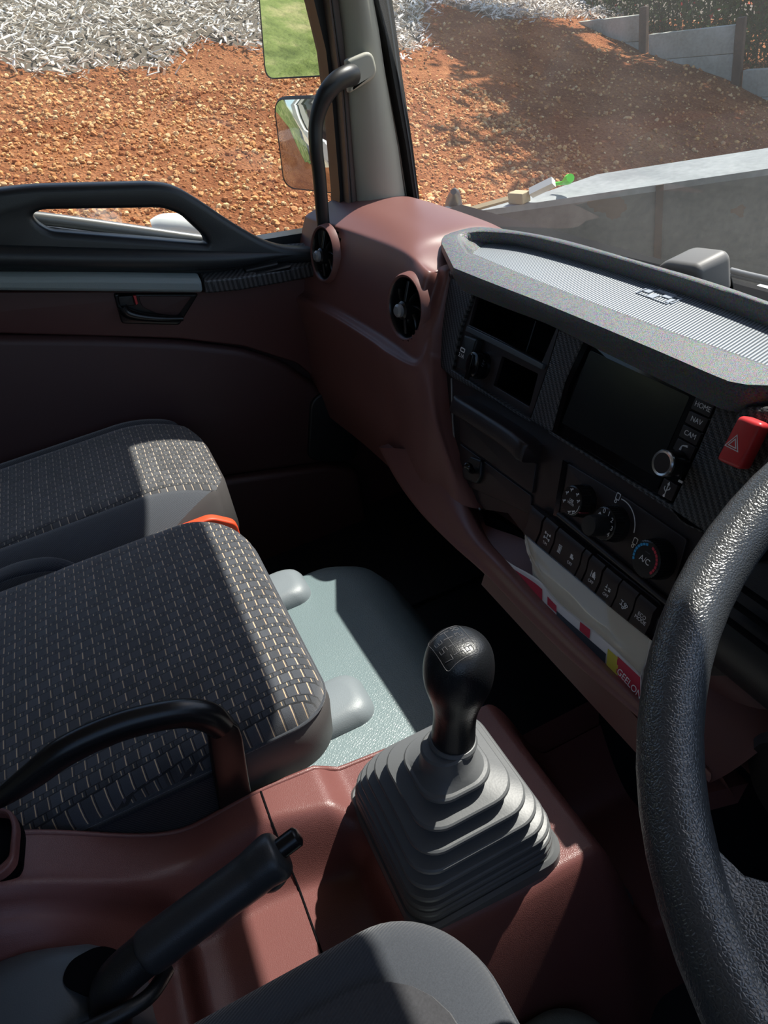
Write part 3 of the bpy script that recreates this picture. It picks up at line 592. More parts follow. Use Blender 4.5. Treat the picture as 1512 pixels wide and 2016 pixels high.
# ================================================================ HEAD UNIT
hu = thing('head_unit', 'black touchscreen radio unit with a column of keys and silver ringed knob', 'radio', tuple(cl(1250, 850, 0)))
pocket('unit_recess', [(1150, 659), (1420, 775), (1323, 997), (1083, 852)], -.006, .004, hu)
plate('unit_bezel', [roundpoly(CL.uvs([(1162, 672), (1285, 720), (1413, 777), (1370, 880), (1318, 990), (1200, 917), (1092, 850), (1118, 760)], -.004), .003)], M['gloss'], hu, CL, -.004, .006, .001)
plate('left_cheek', [CL.uvs([(1153, 664), (1163, 668), (1120, 760), (1096, 852), (1087, 850), (1112, 752)], -.001)], M['gloss'], hu, CL, -.001, .003)
plate('screen', [roundpoly(CL.uvs([(1162, 690), (1358, 781), (1290, 938), (1106, 832)], -.0035), .002)], M['screen'], hu, CL, -.0032, .001)
for nm, q_ in (('microphone_key', ((1376, 765), (1415, 782), (1409, 793), (1371, 777))), ('home_key', ((1370, 781), (1407, 796), (1396, 822), (1360, 804))), ('nav_key', ((1358, 808), (1395, 825), (1383, 850), (1348, 831))), ('cam_key', ((1346, 835), (1381, 853), (1370, 878), (1336, 858))), ('phone_key', ((1335, 862), (1369, 880), (1358, 905), (1324, 883)))):
    k_ = plate(nm, [roundpoly(CL.uvs(q_, -.001), .001)], M['panel'], hu, CL, -.0008, .004, .0006)
    cx = sum(a for a, b in q_)/4; cy = sum(b for a, b in q_)/4; u, v = CL.uv(cx, cy, -.0005)
    T = {'home_key': 'HOME', 'nav_key': 'NAV', 'cam_key': 'CAM'}.get(nm)
    if T: text('key_lettering', T, .0068, M['ink'], k_, CL, u, v, -.0006)
    elif nm == 'phone_key': tube('phone_symbol', [CL.w(u-.0035, v-.003, -.0004), CL.w(u-.0025, v+.0015, -.0004), CL.w(u+.0035, v+.003, -.0004)], [.0012, .0006, .0012], M['ink'], k_, 4, 8)
    else:
        plate('microphone_symbol', [roundpoly([(u-.0008, v-.0028), (u+.0008, v-.0028), (u+.0008, v+.0028), (u-.0008, v+.0028)], .0008)], M['ink'], k_, CL, -.0005, .0004); plate('microphone_hole', [roundpoly([(u-.0075, v-.001), (u-.0035, v-.001), (u-.0035, v+.001), (u-.0075, v+.001)], .001)], M['void'], k_, CL, -.0005, .0004)
ko = cl(1333, 913, 0)
kn = lathe('volume_knob', [(.0125, -.004), (.0125, .016), (.0118, .0185), (.009, .019)], ko, CL.n, M['blacks'], hu, 48, flute=-.04)
lathe('silver_ring', [(.0126, .0165), (.0128, .019), (.0118, .0205), (.0098, .0200), (.0094, .018)], ko, CL.n, M['chrome'], kn, 48, caps=False)
lathe('knob_face', [(.0099, .016), (.0097, .0195), (.0005, .0196)], ko, CL.n, M['panel'], kn, 48)
plate('indicator_bar', [CL.uvs([(1332, 944), (1340, 948), (1338, 952), (1330, 948)], 0)], M['ink'], hu, CL, -.003, .001)
uc = plate('usb_cover', [roundpoly(CL.uvs([(1307, 941), (1334, 956), (1321, 987), (1294, 972)], -.001), .001)], M['panel'], hu, CL, -.001, .004, .0006)
u, v = CL.uv(1313, 963, -.001)
tube('usb_symbol', [CL.w(u, v-.0065, -.0008), CL.w(u, v+.005, -.0008)], .0005, M['ink'], uc, 2, 8)
tube('usb_symbol', [CL.w(u, v-.003, -.0008), CL.w(u-.003, v-.0005, -.0008), CL.w(u-.003, v+.002, -.0008)], .0005, M['ink'], uc, 3, 8)
tube('usb_symbol', [CL.w(u, v-.001, -.0008), CL.w(u+.003, v+.001, -.0008), CL.w(u+.003, v+.0032, -.0008)], .0005, M['ink'], uc, 3, 8)
plate('usb_symbol', [[(u-.0016, v+.0045), (u+.0016, v+.0045), (u, v+.0078)]], M['ink'], uc, CL, -.0006, .0004)
lathe('usb_symbol', [(.0013, -.001), (.0013, 0)], CL.w(u, v-.007, 0), CL.n, M['ink'], uc, 16)
plate('reset_slot', [roundpoly(CL.uvs([(1301, 938), (1303, 939), (1291, 963), (1289, 962)], 0), .0005)], M['gloss'], hu, CL, -.002, .002)
# hazard switch
HZ = Frame(CL.w(*CL.uv(1453, 872, .018), .018), (1, 0, 0), CL.v)
hs = [HZ.uv(*p, .014) for p in ((1452, 816), (1500, 833), (1499, 850), (1452, 924), (1408, 905), (1411, 890))]
hsw = plate('hazard_switch', [roundpoly([HZ.uv(*p, .012) for p in ((1453, 816), (1500, 834), (1455, 926), (1407, 905))], .005)], M['red'], None, HZ, .012, .016, .004)
tag(hsw, 'red hazard light switch with a white triangle beside the steering wheel', 'switch')
u, v = HZ.uv(1444, 872, .0125)
def tri(r): return [(u+r*math.cos(math.radians(a)), v-.001+r*math.sin(math.radians(a))) for a in (90, 210, 330)]
plate('warning_triangle', [tri(.0085), tri(.0072)], M['ink'], hsw, HZ, .0124, .0004); plate('warning_triangle', [tri(.0052), tri(.0038)], M['ink'], hsw, HZ, .0124, .0004)
# ================================================================ CLIMATE CONTROL
cc = thing('climate_control', 'black heater panel with three round dials under the touchscreen', 'climate control', tuple(cl(1210, 1030, 0)))
plate('control_panel', [roundpoly(CL.uvs([(1111, 908), (1240, 985), (1352, 1062), (1320, 1180), (1205, 1110), (1090, 1014)], -.004), .003)], M['panel'], cc, CL, -.004, .008, .001)
plate('panel_edge', [CL.uvs([(1108, 905), (1117, 910), (1098, 1018), (1089, 1014)], -.003)], M['gloss'], cc, CL, -.003, .004)
def dial(name, px, off, R, L):
    u, v = CL.uv(*px, off); c = CL.w(u, v, 0)
    d = lathe(name, [(R*1.07, -.005), (R*1.07, .001), (R*1.02, .003), (R*1.0, off-.004), (R*.97, off-.001), (R*.90, off), (R*.001, off)], c, CL.n, M['blacks'], cc, 72, flute=-.035)
    return d, u, v
d1, u1, v1 = dial('airflow_dial', (1124, 986), .016, .0175, 0)
d2, u2, v2 = dial('fan_dial', (1187, 1031), .014, .0185, 0)
d3, u3, v3 = dial('temperature_dial', (1270, 1101), .016, .0195, 0)
def arc(uc, vc, r0, r1, a0, a1, n=10):
    return [(uc+r1*math.cos(a0+(a1-a0)*k/n), vc+r1*math.sin(a0+(a1-a0)*k/n)) for k in range(n+1)]+[(uc+r0*math.cos(a1+(a0-a1)*k/n), vc+r0*math.sin(a1+(a0-a1)*k/n)) for k in range(n+1)]
rd = math.radians
for k in range(8):
    a = rd(205-k*14.2); a2 = rd(205-k*14.2-(12.5 if k else 13)); b = 1 if k else 1.4
    plate('cold_scale', [arc(u3, v3, .0135, .0160, rd(210-k*14), rd(210-k*14-11), 3)], M['blueink'], d3, CL, .0164, .0004)
    plate('hot_scale', [arc(u3, v3, .0135, .0160, rd(-38+k*15), rd(-38+k*15+12), 3)], M['redink'], d3, CL, .0164, .0004)
text('air_conditioning_lettering', 'A/C', .0085, M['ink'], d3, CL, u3, v3-.001, .0163)
plate('indicator_bar', [[(u3-.003, v3+.007), (u3+.003, v3+.007), (u3+.003, v3+.0078), (u3-.003, v3+.0078)]], M['inkgrey'], d3, CL, .0164, .0004)
for t, a in (('0', 108), ('1', 76), ('2', 42), ('3', 6), ('4', -28)):
    text('fan_number', t, .0075, M['ink'], d2, CL, u2+.0135*math.cos(rd(a)), v2+.0135*math.sin(rd(a)), .0143)
plate('pointer', [[(u2-.011, v2+.006), (u2-.0065, v2+.0075), (u2-.009, v2+.0095)]], M['ink'], d2, CL, .0144, .0004)
lathe('inner_knob', [(.0115, .010), (.0112, .030), (.0103, .033), (.0006, .0335)], CL.w(u2-.0, v2-.002, 0), CL.n, M['black'], d2, 48)
plate('recirculation_arc', [arc(u2, v2, .0265, .0275, rd(100), rd(8), 20)], M['ink'], cc, CL, -.0034, .0004)
for uu, vv in ((u2-.010, v2+.0268), (u2+.0325, v2-.003)):
    plate('recirculation_symbol', [roundpoly([(uu-.003, vv-.004), (uu+.003, vv-.004), (uu+.003, vv+.004), (uu-.003, vv+.004)], .0015), roundpoly([(uu-.0022, vv-.003), (uu+.0022, vv-.003), (uu+.0022, vv+.003), (uu-.0022, vv+.003)], .001)], M['ink'], cc, CL, -.0034, .0004)
    plate('recirculation_symbol', [arc(uu-.001, vv-.006, .0010, .0019, 0, 6.28, 12)], M['ink'], cc, CL, -.0034, .0004)
for a, r in ((150, .011), (110, .0125), (60, .0125), (25, .012), (205, .011), (-45, .0125), (-75, .0125)):
    x_, y_ = u1+r*math.cos(rd(a)), v1+r*math.sin(rd(a))
    plate('airflow_symbol', [[(x_-.0022, y_-.0006), (x_-.0004, y_-.0006), (x_-.0004, y_-.0022), (x_+.0004, y_-.0022), (x_+.0004, y_+.0004), (x_-.0022, y_+.0004)]], M['ink'], d1, CL, .0164, .0004)
    plate('airflow_symbol', [arc(x_+.0012, y_+.0012, .0004, .0010, 0, 6.28, 8)], M['ink'], d1, CL, .0164, .0004)
text('dial_lettering', 'USE\nWITH', .0042, M['ink'], d1, CL, u1+.001, v1-.001, .0163)
plate('airflow_arc', [arc(u1, v1, .0145, .0150, rd(-70), rd(5), 10)], M['ink'], d1, CL, .0164, .0004)
plate('dial_marker', [[(u1+.0150, v1-.0070), (u1+.0185, v1-.0062), (u1+.0185, v1-.0048), (u1+.0150, v1-.0055)]], M['wine'], d1, CL, .0150, .012)
# ================================================================ SWITCH ROW
swp = thing('switch_row', 'row of black rocker switches below the heater dials', 'switches', tuple(cl(1170, 1120, 0)))
plate('switch_housing', [roundpoly(CL.uvs([(1043, 992), (1170, 1085), (1302, 1188), (1288, 1258), (1150, 1146), (1036, 1050)], -.003), .003)], M['panel'], swp, CL, -.003, .008, .001)
SWT = [(1050, 998), (1074, 1016), (1077, 1018), (1101, 1037), (1103, 1039), (1153, 1080), (1155, 1081), (1166, 1091), (1168, 1093), (1193, 1115), (1196, 1117), (1226, 1141), (1228, 1142), (1260, 1168), (1262, 1170), (1295, 1197)]
kinds = ['blank', 'diff', 'twin', 'spacer', 'lane', 'stab', 'exhaust', 'eco']
vt = CL.uv(1050, 998, .004)[1]; 
for k, kd in enumerate(kinds):
    ua = CL.uv(*SWT[2*k], .004)[0]; ub = CL.uv(*SWT[2*k+1], .004)[0]; va = CL.uv(*SWT[2*k], .004)[1]; vb = va-.038
    nm = {'blank': 'blank_switch', 'spacer': 'switch_spacer', 'twin': 'twin_switch'}.get(kd, 'rocker_switch')
    sw = loft(nm, [[CL.w(ua, v_, n_) for v_, n_ in ((va, -.004), (va, .0045), (va-.006, .007), (va-.020, .0045), (vb+.003, .006), (vb, .003), (vb, -.004))], [CL.w(ub-.0006, v_, n_) for v_, n_ in ((va, -.004), (va, .0045), (va-.006, .007), (va-.020, .0045), (vb+.003, .006), (vb, .003), (vb, -.004))]], M['panel'], swp, smooth=50)
    mid = (ua+ub)/2; vm = va-.022; z = .0056
    def bar(x0, y0, x1, y1): plate('switch_symbol', [[(mid+x0, vm+y0), (mid+x1, vm+y0), (mid+x1, vm+y1), (mid+x0, vm+y1)]], M['ink'], sw, CL, z, .0006)
    if kd == 'diff':
        bar(-.004, .0055, .004, .0062); bar(-.004, .0, .004, .0007); bar(-.0004, .0, .0004, .006)
        for sx in (-1, 1): bar(sx*.0045-.0009, .0045, sx*.0045+.0009, .0075); bar(sx*.0045-.0009, -.0015, sx*.0045+.0009, .0015)
        text('switch_lettering', 'T/M', .0048, M['ink'], sw, CL, mid, vm-.006, z)
    if kd == 'twin':
        m0 = mid; mid = m0-.012; bar(-.003, .005, .003, .0056); bar(-.003, -.004, .003, -.0034); bar(-.0025, -.004, -.002, .005); bar(.002, -.004, .0025, .005); bar(-.0008, -.003, .0008, .004)
        mid = m0+.010; bar(-.0025, .001, .001, .006); bar(.001, .001, .003, .0035); text('switch_lettering', 'OFF', .0050, M['ink'], sw, CL, mid, vm-.005, z)
    if kd == 'lane':
        bar(-.0035, .0, -.0029, .008); bar(-.001, .001, .003, .006); bar(.0, .006, .002, .008); bar(.0035, .0, .0041, .004); text('switch_lettering', 'OFF', .0050, M['ink'], sw, CL, mid, vm-.0045, z)
    if kd == 'stab':
        bar(-.004, .003, -.0012, .0038); bar(-.003, .003, -.0022, .007); bar(.0, .004, .004, .0046); bar(.001, .001, .004, .003); bar(-.004, -.0, -.001, .0008); text('switch_lettering', 'OFF', .0050, M['ink'], sw, CL, mid, vm-.0045, z)
    if kd == 'exhaust':
        bar(-.002, .010, .002, .0108); bar(-.005, .003, -.001, .0036); bar(-.005, -.002, -.001, -.0014); bar(-.003, -.002, -.0024, .0036)
        for dx, dy in ((.002, .002), (.0045, .001), (.003, -.001), (.0005, -.003)): plate('switch_symbol', [arc(mid+dx, vm+dy, .0009, .0016, 0, 6.28, 10)], M['ink'], sw, CL, z, .0006)
    if kd == 'eco': text('switch_lettering', 'ECO\nMODE', .0056, M['ink'], sw, CL, mid, vm+.002, z)
tube('housing_upper_bar', [cl(1100, 1013, -.001), cl(1205, 1098, -.001), cl(1318, 1190, -.001)], .0035, M['panel'], swp, 4, 10, up=tuple(CL.n))
# ================================================================ PAPERS ON THE SHELF
def sheet(name, label, cat, px, off, mat, bulge=.004, back=.0):
    c = px[0]; root = thing(name, label, cat, tuple(cl(*px[0], off)))
    A = [cl(a, b, off) for a, b in px]; return root
env = thing('paper_sleeve', 'cream papers in a clear plastic sleeve standing on the open dash shelf', 'papers', tuple(cl(1160, 1200, .0)))
top = [(1034, 1052), (1050, 1068), (1130, 1135), (1210, 1203), (1284, 1262)]
mid_ = [(1040, 1075), (1062, 1110), (1130, 1172), (1200, 1240), (1275, 1298)]
bot = [(1046, 1100), (1085, 1165), (1140, 1215), (1200, 1262), (1262, 1325)]
net('paper_bundle', [[cl(a, b, .006) for a, b in top], [cl(a, b, .014) for a, b in mid_], [cl(a, b, .019) for a, b in bot], [cl(a+4, b+50, .010) for a, b in bot]], M['paper'], env, 8, 6, .004)
net('plastic_sleeve', [[cl(a-5, b-7, .010) for a, b in top], [cl(a-3, b, .018+.002*(k % 2)) for k, (a, b) in enumerate(mid_)], [cl(a-2, b+6, .024) for a, b in bot]], M['film'], env, 8, 6, 0)
mag = thing('magazine', 'white and red printed booklet leaning along the burgundy shelf lip', 'booklet', tuple(cl(1120, 1230, .02)))
mt0 = [(988, 1096), (1010, 1112), (1060, 1142), (1105, 1190), (1180, 1250), (1262, 1328)]
mt1 = [(990, 1108), (1015, 1142), (1060, 1184), (1105, 1224), (1176, 1290), (1262, 1360)]
mt2 = [(1000, 1140), (1020, 1165), (1060, 1205), (1105, 1250), (1176, 1325), (1262, 1400)]
MG = [[cl(a, b, .020) for a, b in mt0], [cl(a, b, .026) for a, b in mt1], [cl(a, b, .028) for a, b in mt2], [cl(a, b+15, .024) for a, b in mt2]]
net('booklet_page', MG, M['magazine'], mag, 8, 6, .003)
def patch(name, a0, a1, b0, b1, mat):
    """area of the booklet between two fractions along and across, printed on its face"""
    rowsg = [spline(r, 10) for r in MG]; n = len(rowsg[0]); colsg = [spline([r[i] for r in rowsg], 8) for i in range(n)]
    def g(a, b):
        i = a*(n-1); i0 = min(int(i), n-2); j = b*(len(colsg[0])-1); j0 = min(int(j), len(colsg[0])-2); fi, fj = i-i0, j-j0
        return (colsg[i0][j0]*(1-fi)+colsg[i0+1][j0]*fi)*(1-fj)+(colsg[i0][j0+1]*(1-fi)+colsg[i0+1][j0+1]*fi)*fj
    R = [[g(a0+(a1-a0)*i/12, b0+(b1-b0)*j/4)+CL.n*.0011 for i in range(13)] for j in range(5)]
    V = [p for r in R for p in r]; return mk(name, V, [(j*13+i, j*13+i+1, (j+1)*13+i+1, (j+1)*13+i) for j in range(4) for i in range(12)], mat, mag, 60)
patch('red_band', .01, .44, .10, .36, M['redink']); patch('dark_picture', .57, .84, .20, .60, M['darkprint']); patch('red_block', .49, .57, .12, .24, M['redink'])
patch('red_square', .71, .76, .04, .19, M['redink']); patch('yellow_corner', .845, .89, .10, .60, M['yellow']); patch('red_corner', .885, 1.0, .08, .60, M['redink'])
MGF = Frame(cl(1240, 1335, .03), cl(1262, 1360, .03)-cl(1176, 1282, .03), CL.v)
text('booklet_lettering', 'GEELON', .0095, M['ink'], mag, MGF, *MGF.uv(1243, 1345), .003, rd(-8))
# sensor box at the foot of the windscreen
sbx = thing('camera_housing', 'taupe sensor box with rounded corners standing at the windscreen base', 'sensor', (-.69, .66, .80))
SF = Frame((-.69, .64, .80), (1, 0, 0), (0, -.12, 1))
o = plate('housing', [roundpoly(SF.uvs([(1297, 575), (1302, 520), (1320, 508), (1378, 516), (1388, 530), (1392, 600), (1297, 590)]), .010)], M['sensor'], sbx, SF, .01, .05, .008)
plate('dotted_border', [roundpoly(SF.uvs([(1340, 600), (1350, 503), (1400, 508), (1432, 526), (1444, 560), (1442, 625)], -.045), .012), roundpoly(SF.uvs([(1346, 600), (1355, 510), (1398, 514), (1424, 532), (1434, 562), (1432, 620)], -.045), .012)], M['rubber'], sbx, SF, -.045, .001)
# ================================================================ SEATS
def rrect(x0, x1, y0, y1, r, n=14):
    """rounded rectangle, r = radii at (x1,y1),(x0,y1),(x0,y0),(x1,y0)"""
    out = []
    for (cx, cy), rr, a0 in zip(((x1, y1), (x0, y1), (x0, y0), (x1, y0)), r, (0, 90, 180, 270)):
        sx = -1 if cx == x1 else 1; sy = -1 if cy == y1 else 1; ox = cx+sx*rr; oy = cy+sy*rr
        for k in range(n+1):
            a = rd(a0+90*k/n); out.append((ox+rr*math.cos(a), oy+rr*math.sin(a)))
    return out
def cushion(root, x0, x1, y0, y1, zt, zb, r, mtop, mside, crown=.012, tw=.0, drop=0, roll=.022):
    cx, cy = (x0+x1)/2, (y0+y1)/2
    def R(ins): return rrect(x0+ins, x1-ins, y0+ins, y1-ins, [max(.004, q-ins) for q in r])
    def zz(x, y):
        u = (x-cx)/(x1-x0)*2; v = (y-cy)/(y1-y0)*2; z = zt+crown*(1-u*u)*(1-v*v)-drop*max(0, u)**3
        d = max(0, y-(y1-.07))/.07; return z-.012*d*d
    rings = []
    for ins, dz in ((.0, -.028), (.0015, -.016), (.006, -.008), (.013, -.003), (.024, 0)):
        rings.append([Vector((x, y, zz(x, y)+dz)) for x, y in R(ins)])
    base = R(.024); NR = 16
    for i in range(1, NR):
        f = 1-i/NR; rings.append([Vector((cx+(x-cx)*f, cy+(y-cy)*f, zz(cx+(x-cx)*f, cy+(y-cy)*f))) for x, y in base])
    o = loft('cushion_top', rings, mtop, root, False, True, 60)
    side = [[Vector((x, y, z)) for x, y in R(i)] for i, z in ((.004, zt-.026), (.0, zt-.034), (-.002, (zt+zb)/2), (.004, zb+.02), (.02, zb))]
    for k, (x, y) in enumerate(R(.004)): side[0][k] = Vector((x, y, zz(x, y)-.026))
    for k, (x, y) in enumerate(R(.0)): side[1][k] = Vector((x, y, zz(x, y)-.034))
    s = loft('cushion_side', side, mside, root, False, True, 60)
    pp = [Vector((x, y, zz(x, y)-.027)) for x, y in R(.0005)]
    tube('piping', pp, .0022, M['plain'], root, 1, 8, closed=True, smoothpath=False)
    return o
sp_ = thing('cab_seat', 'passenger seat by the door with patterned centre and plain grey bolsters', 'seat', (-1.17, -.3, .15), 'seats of the cab')
def bolstered(root, x0, x1, y0, y1, zt, zb, bx0, bx1):
    """cushion made of one patterned centre field and plain bolsters either side"""
    nx, ny = 44, 40
    def zf(x, y):
        u = (x-(x0+x1)/2)/(x1-x0)*2; v = (y-y0)/(y1-y0)
        z = zt-.05*max(0, abs(u)-.62)**1.6/.38**1.6*.8-.05*max(0, v-.80)**2/.04
        for b in (bx0, bx1): z -= .006*math.exp(-((x-b)/.006)**2)
        return z+.004
    def yf(x):                                    # rounded front edge
        u = abs((x-(x0+x1)/2)/(x1-x0)*2); return y1-.13*max(0, u-.25)**2.2/.75**2.2
    def field(nm, xa, xb, mt, n):
        V = []; Fc = []
        for i in range(n+1):
            x = xa+(xb-xa)*i/n
            for j in range(ny+1):
                y = y0+(yf(x)-y0)*(j/ny); V.append((x, y, zf(x, y)))
        for i in range(n):
            for j in range(ny): Fc.append((i*(ny+1)+j, i*(ny+1)+j+1, (i+1)*(ny+1)+j+1, (i+1)*(ny+1)+j))
        mk(nm, V, Fc, mt, root, 60, recalc=False).data.flip_normals() if False else mk(nm, V, Fc, mt, root, 60)
    field('cushion_centre', bx0, bx1, M['fabric2'], 28); field('cushion_bolster', x0, bx0, M['plain'], 10); field('cushion_bolster', bx1, x1, M['plain'], 10)
    # skirt
    xs = [x0+(x1-x0)*k/60 for k in range(61)]; top = [Vector((x, yf(x), zf(x, yf(x)))) for x in xs]
    loop = [Vector((x0, y0, zf(x0, y0)))]+top+[Vector((x1, y0, zf(x1, y0)))]
    rows = [loop, [p+Vector((0, .004, -.012)) for p in loop], [Vector((p.x, p.y+.002, zb+.02)) for p in loop], [Vector((p.x, p.y-.02, zb)) for p in loop]]
    loft('seat_shell', rows, M['side'], root, False, False, 60, closed=False)
bolstered(sp_, -1.425, -.955, -.62, .075, .60, .44, -1.335, -1.055)
oo = plate('side_trim', [roundpoly([(-.05, .50), (.058, .50), (.062, .56), (.03, .585), (-.05, .585)], .01)], M['trim_lit'], sp_, Frame((-.945, 0, 0), (0, 1, 0), (0, 0, 1)), 0, .016, .003)
box('seat_base', (-1.19, -.25, .30), (.40, .55, .30), M['black'], sp_, .02)
def backrest(root, x0, x1, zt, mat):
    rings = []
    for z, dy, t in ((.56, .0, .06), (.62, -.01, .08), (.85, -.05, .085), (1.10, -.10, .08), (1.24, -.13, .06), (1.27, -.14, .02)):
        rings.append([Vector((x, y-.66+dy, z)) for x, y in rrect(x0+.01, x1-.01, -t, t, [t*.7]*4, 5)])
    loft('backrest', rings, mat, root)
backrest(sp_, -1.41, -.97, 0, M['fabric2'])
sc = thing('cab_seat', 'middle seat with dark basket weave cushion and vinyl front edge', 'seat', (-.73, -.3, .15), 'seats of the cab')
cushion(sc, -.945, -.522, -.62, .066, .605, .485, (.055, .10, .05, .05), M['fabric'], M['side'], .008, drop=.006)
plate('dark_side_panel', [roundpoly([(-.55, .49), (-.055, .49), (-.052, .566), (-.55, .569)], .01)], M['navy'], sc, Frame((-.5205, 0, 0), (0, 1, 0), (0, 0, 1)), .003, .004, .001)
box('seat_base', (-.73, -.25, .45), (.36, .5, .10), M['black'], sc, .02)
backrest(sc, -.94, -.52, 0, M['fabric'])
mk_s = tube('seat_belt_strap', [(-1.0, -.40, .600), (-.965, -.30, .606), (-.955, -.235, .612), (-.945, -.19, .606), (-.94, -.16, .585)], [.012, .016, .018, .016, .008], M['navy'], None, 5, 12, flat=.25)
tag(mk_s, 'black strap loop tucked between the two passenger seat cushions', 'strap')
sd = thing('cab_seat', 'driver seat with plain black bolster, front corner only in view', 'seat', (-.06, -.3, .15), 'seats of the cab')
cushion(sd, -.305, .17, -.62, .078, .595, .46, (.10, .075, .05, .05), M['plain'], M['plain'], .006, roll=.03)
dc = rrect(-.262, .12, -.55, .040, [.03, .06, .03, .03], 6)
loft('patterned_centre', [[Vector((x, y, .592)) for x, y in dc], [Vector((x*.985-.001, y*.985-.001, .6005)) for x, y in dc], [Vector((x*.6-.02, y*.6-.1, .606)) for x, y in dc]], plainfabric('dotted_seat_fabric', (.05, .05, .055), 500), sd, False, True)
box('seat_base', (-.06, -.28, .30), (.36, .5, .30), M['black'], sd, .02)
# ================================================================ TUNNEL UNDER THE CENTRE SEAT
tun = thing('engine_tunnel', 'blue-grey grained vinyl covering the raised engine tunnel in front of the seats', 'floor covering', (-.72, .2, .15))
rings = []
for ins, z in ((-.07, .13), (-.05, .25), (-.028, .34), (-.012, .385), (.004, .408), (.022, .419)):
    rings.append([Vector((x, y, z)) for x, y in rrect(-.968+ins, -.33, -.75, .228-ins*1.6, [.03, .07, .05, .03])])
o = loft('tunnel_cover', rings, M['vinyl'], tun, True, True, 50)
def cap(px, label_px, z, w):
    c = PZ(*px, z); rings = []
    for ins, dz in ((0, -.02), (0, .006), (.004, .016), (.010, .022), (.018, .0245)):
        rings.append([Vector((c.x+x, c.y+y, z+dz)) for x, y in rrect(-w/2+ins, w/2-ins, -.09+ins*.5, .03-ins*1.2, [.024, .024, .02, .02], 5)])
    return loft('anchor_cover', rings, M['vinylcap'], tun, True, True, 50)
cap((683, 1388), None, .417, .085); cap((570, 1165), None, .417, .085)
rm_ = plate('passenger_floor_mat', [roundpoly([(-1.42, -.3), (-1.06, -.3), (-1.06, .75), (-1.42, .75)], .05)], M['floor'], None, Frame((0, 0, .155), (1, 0, 0), (0, 1, 0)), .006, .008, .002)
tag(rm_, 'dark rubber mat on the passenger side floor below the door', 'floor mat')
# kick board that closes the foot well
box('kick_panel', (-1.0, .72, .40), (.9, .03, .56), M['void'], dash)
# ================================================================ CENTRE CONSOLE
con = thing('centre_console', 'burgundy grained centre console between the driver seat and middle seat', 'console', (-.40, 0, .15))
def ss(a, b, x):
    t = max(0, min(1, (x-a)/(b-a))); return t*t*(3-2*t)
def console_z(x, y):
    # upper deck along the middle seat: high at the back, saddle, low at the front
    up = .516 + .110*ss(-.105, -.275, y) - .022*ss(.02, .16, y) + .006*math.exp(-((y+.04)/.05)**2)
    # lower level towards the driver with its own ramp
    lo = .452 + .118*ss(-.11, -.25, y)
    xs = -.455 + .02*ss(-.15, -.30, y) + .012*math.sin(y*22)
    s = ss(xs-.018, xs+.030, x)
    front = ss(.020, .050, y)                         # boot platform
    z = up*(1-s) + lo*s
    z = z*(1-front) + (.498-.012*ss(.02, .16, y))*front
    # second ripple behind
    z += .010*ss(-.17, -.24, y)*math.sin((x+.47)*70)*ss(-.48, -.45, x)*(1-ss(-.40, -.37, x))
    z -= .035*ss(-.135, -.165, y)*ss(-.462, -.448, x)*(1-ss(-.335, -.32, x))
    z -= .30*ss(-.318, -.252, x)                       # steep flank towards the driver
    z -= .22*ss(.225, .30, y)*ss(-.60, -.45, x)
    return z
V = []; Fc = []; nx, ny = 90, 190
for i in range(nx+1):
    x = -.512+.372*i/nx
    for j in range(ny+1):
        y = -.55+.93*j/ny; xx = x
        V.append((xx, y, console_z(x, y)))
for i in range(nx):
    for j in range(ny): Fc.append((i*(ny+1)+j, (i+1)*(ny+1)+j, (i+1)*(ny+1)+j+1, i*(ny+1)+j+1))
o = mk('console_top', V, Fc, M['burgc'], con, 60, recalc=False)
# side wall facing the seat, following the top edge
side = []
for j in range(ny+1):
    y = -.55+.93*j/ny; z = console_z(-.512, y); side.append([Vector((-.512, y, z)), Vector((-.515, y, z-.006)), Vector((-.515, y, .40))])
net('console_side', side, M['burgc'], con, 1, 1)
# seam across the console
tube('console_seam', [(x, -.036+.001, console_z(x, -.036)+.0002) for x in np.linspace(-.512, -.30, 40)], .0011, M['void'], con, 1, 6, smoothpath=False)
tube('console_seam_edge', [Vector((-.513, y, console_z(-.512, y)-.001)) for y in np.linspace(-.5, .2, 60)], .003, M['burgc'], con, 1, 8, smoothpath=False)
# storage pocket at the rear
pk = [PZ(a, b, .63) for a, b in ((-70, 1590), (18, 1600), (26, 1625), (20, 1690), (-5, 1712), (-90, 1740))]
PKF = Frame((0, 0, .63), (1, 0, 0), (0, 1, 0))
plate('pocket_rim', [roundpoly([PKF.uv(*p) for p in ((-80, 1580), (22, 1592), (34, 1622), (27, 1695), (0, 1722), (-100, 1750))], .008), roundpoly([PKF.uv(*p) for p in ((-80, 1592), (14, 1602), (22, 1626), (16, 1688), (-8, 1708), (-100, 1734))], .006)], M['burgc'], con, PKF, .001, .02, .003)
plate('pocket_bottom', [roundpoly([PKF.uv(*p) for p in ((-80, 1580), (22, 1592), (34, 1622), (27, 1695), (0, 1722), (-100, 1750))], .008)], M['void'], con, PKF, -.008, .01)
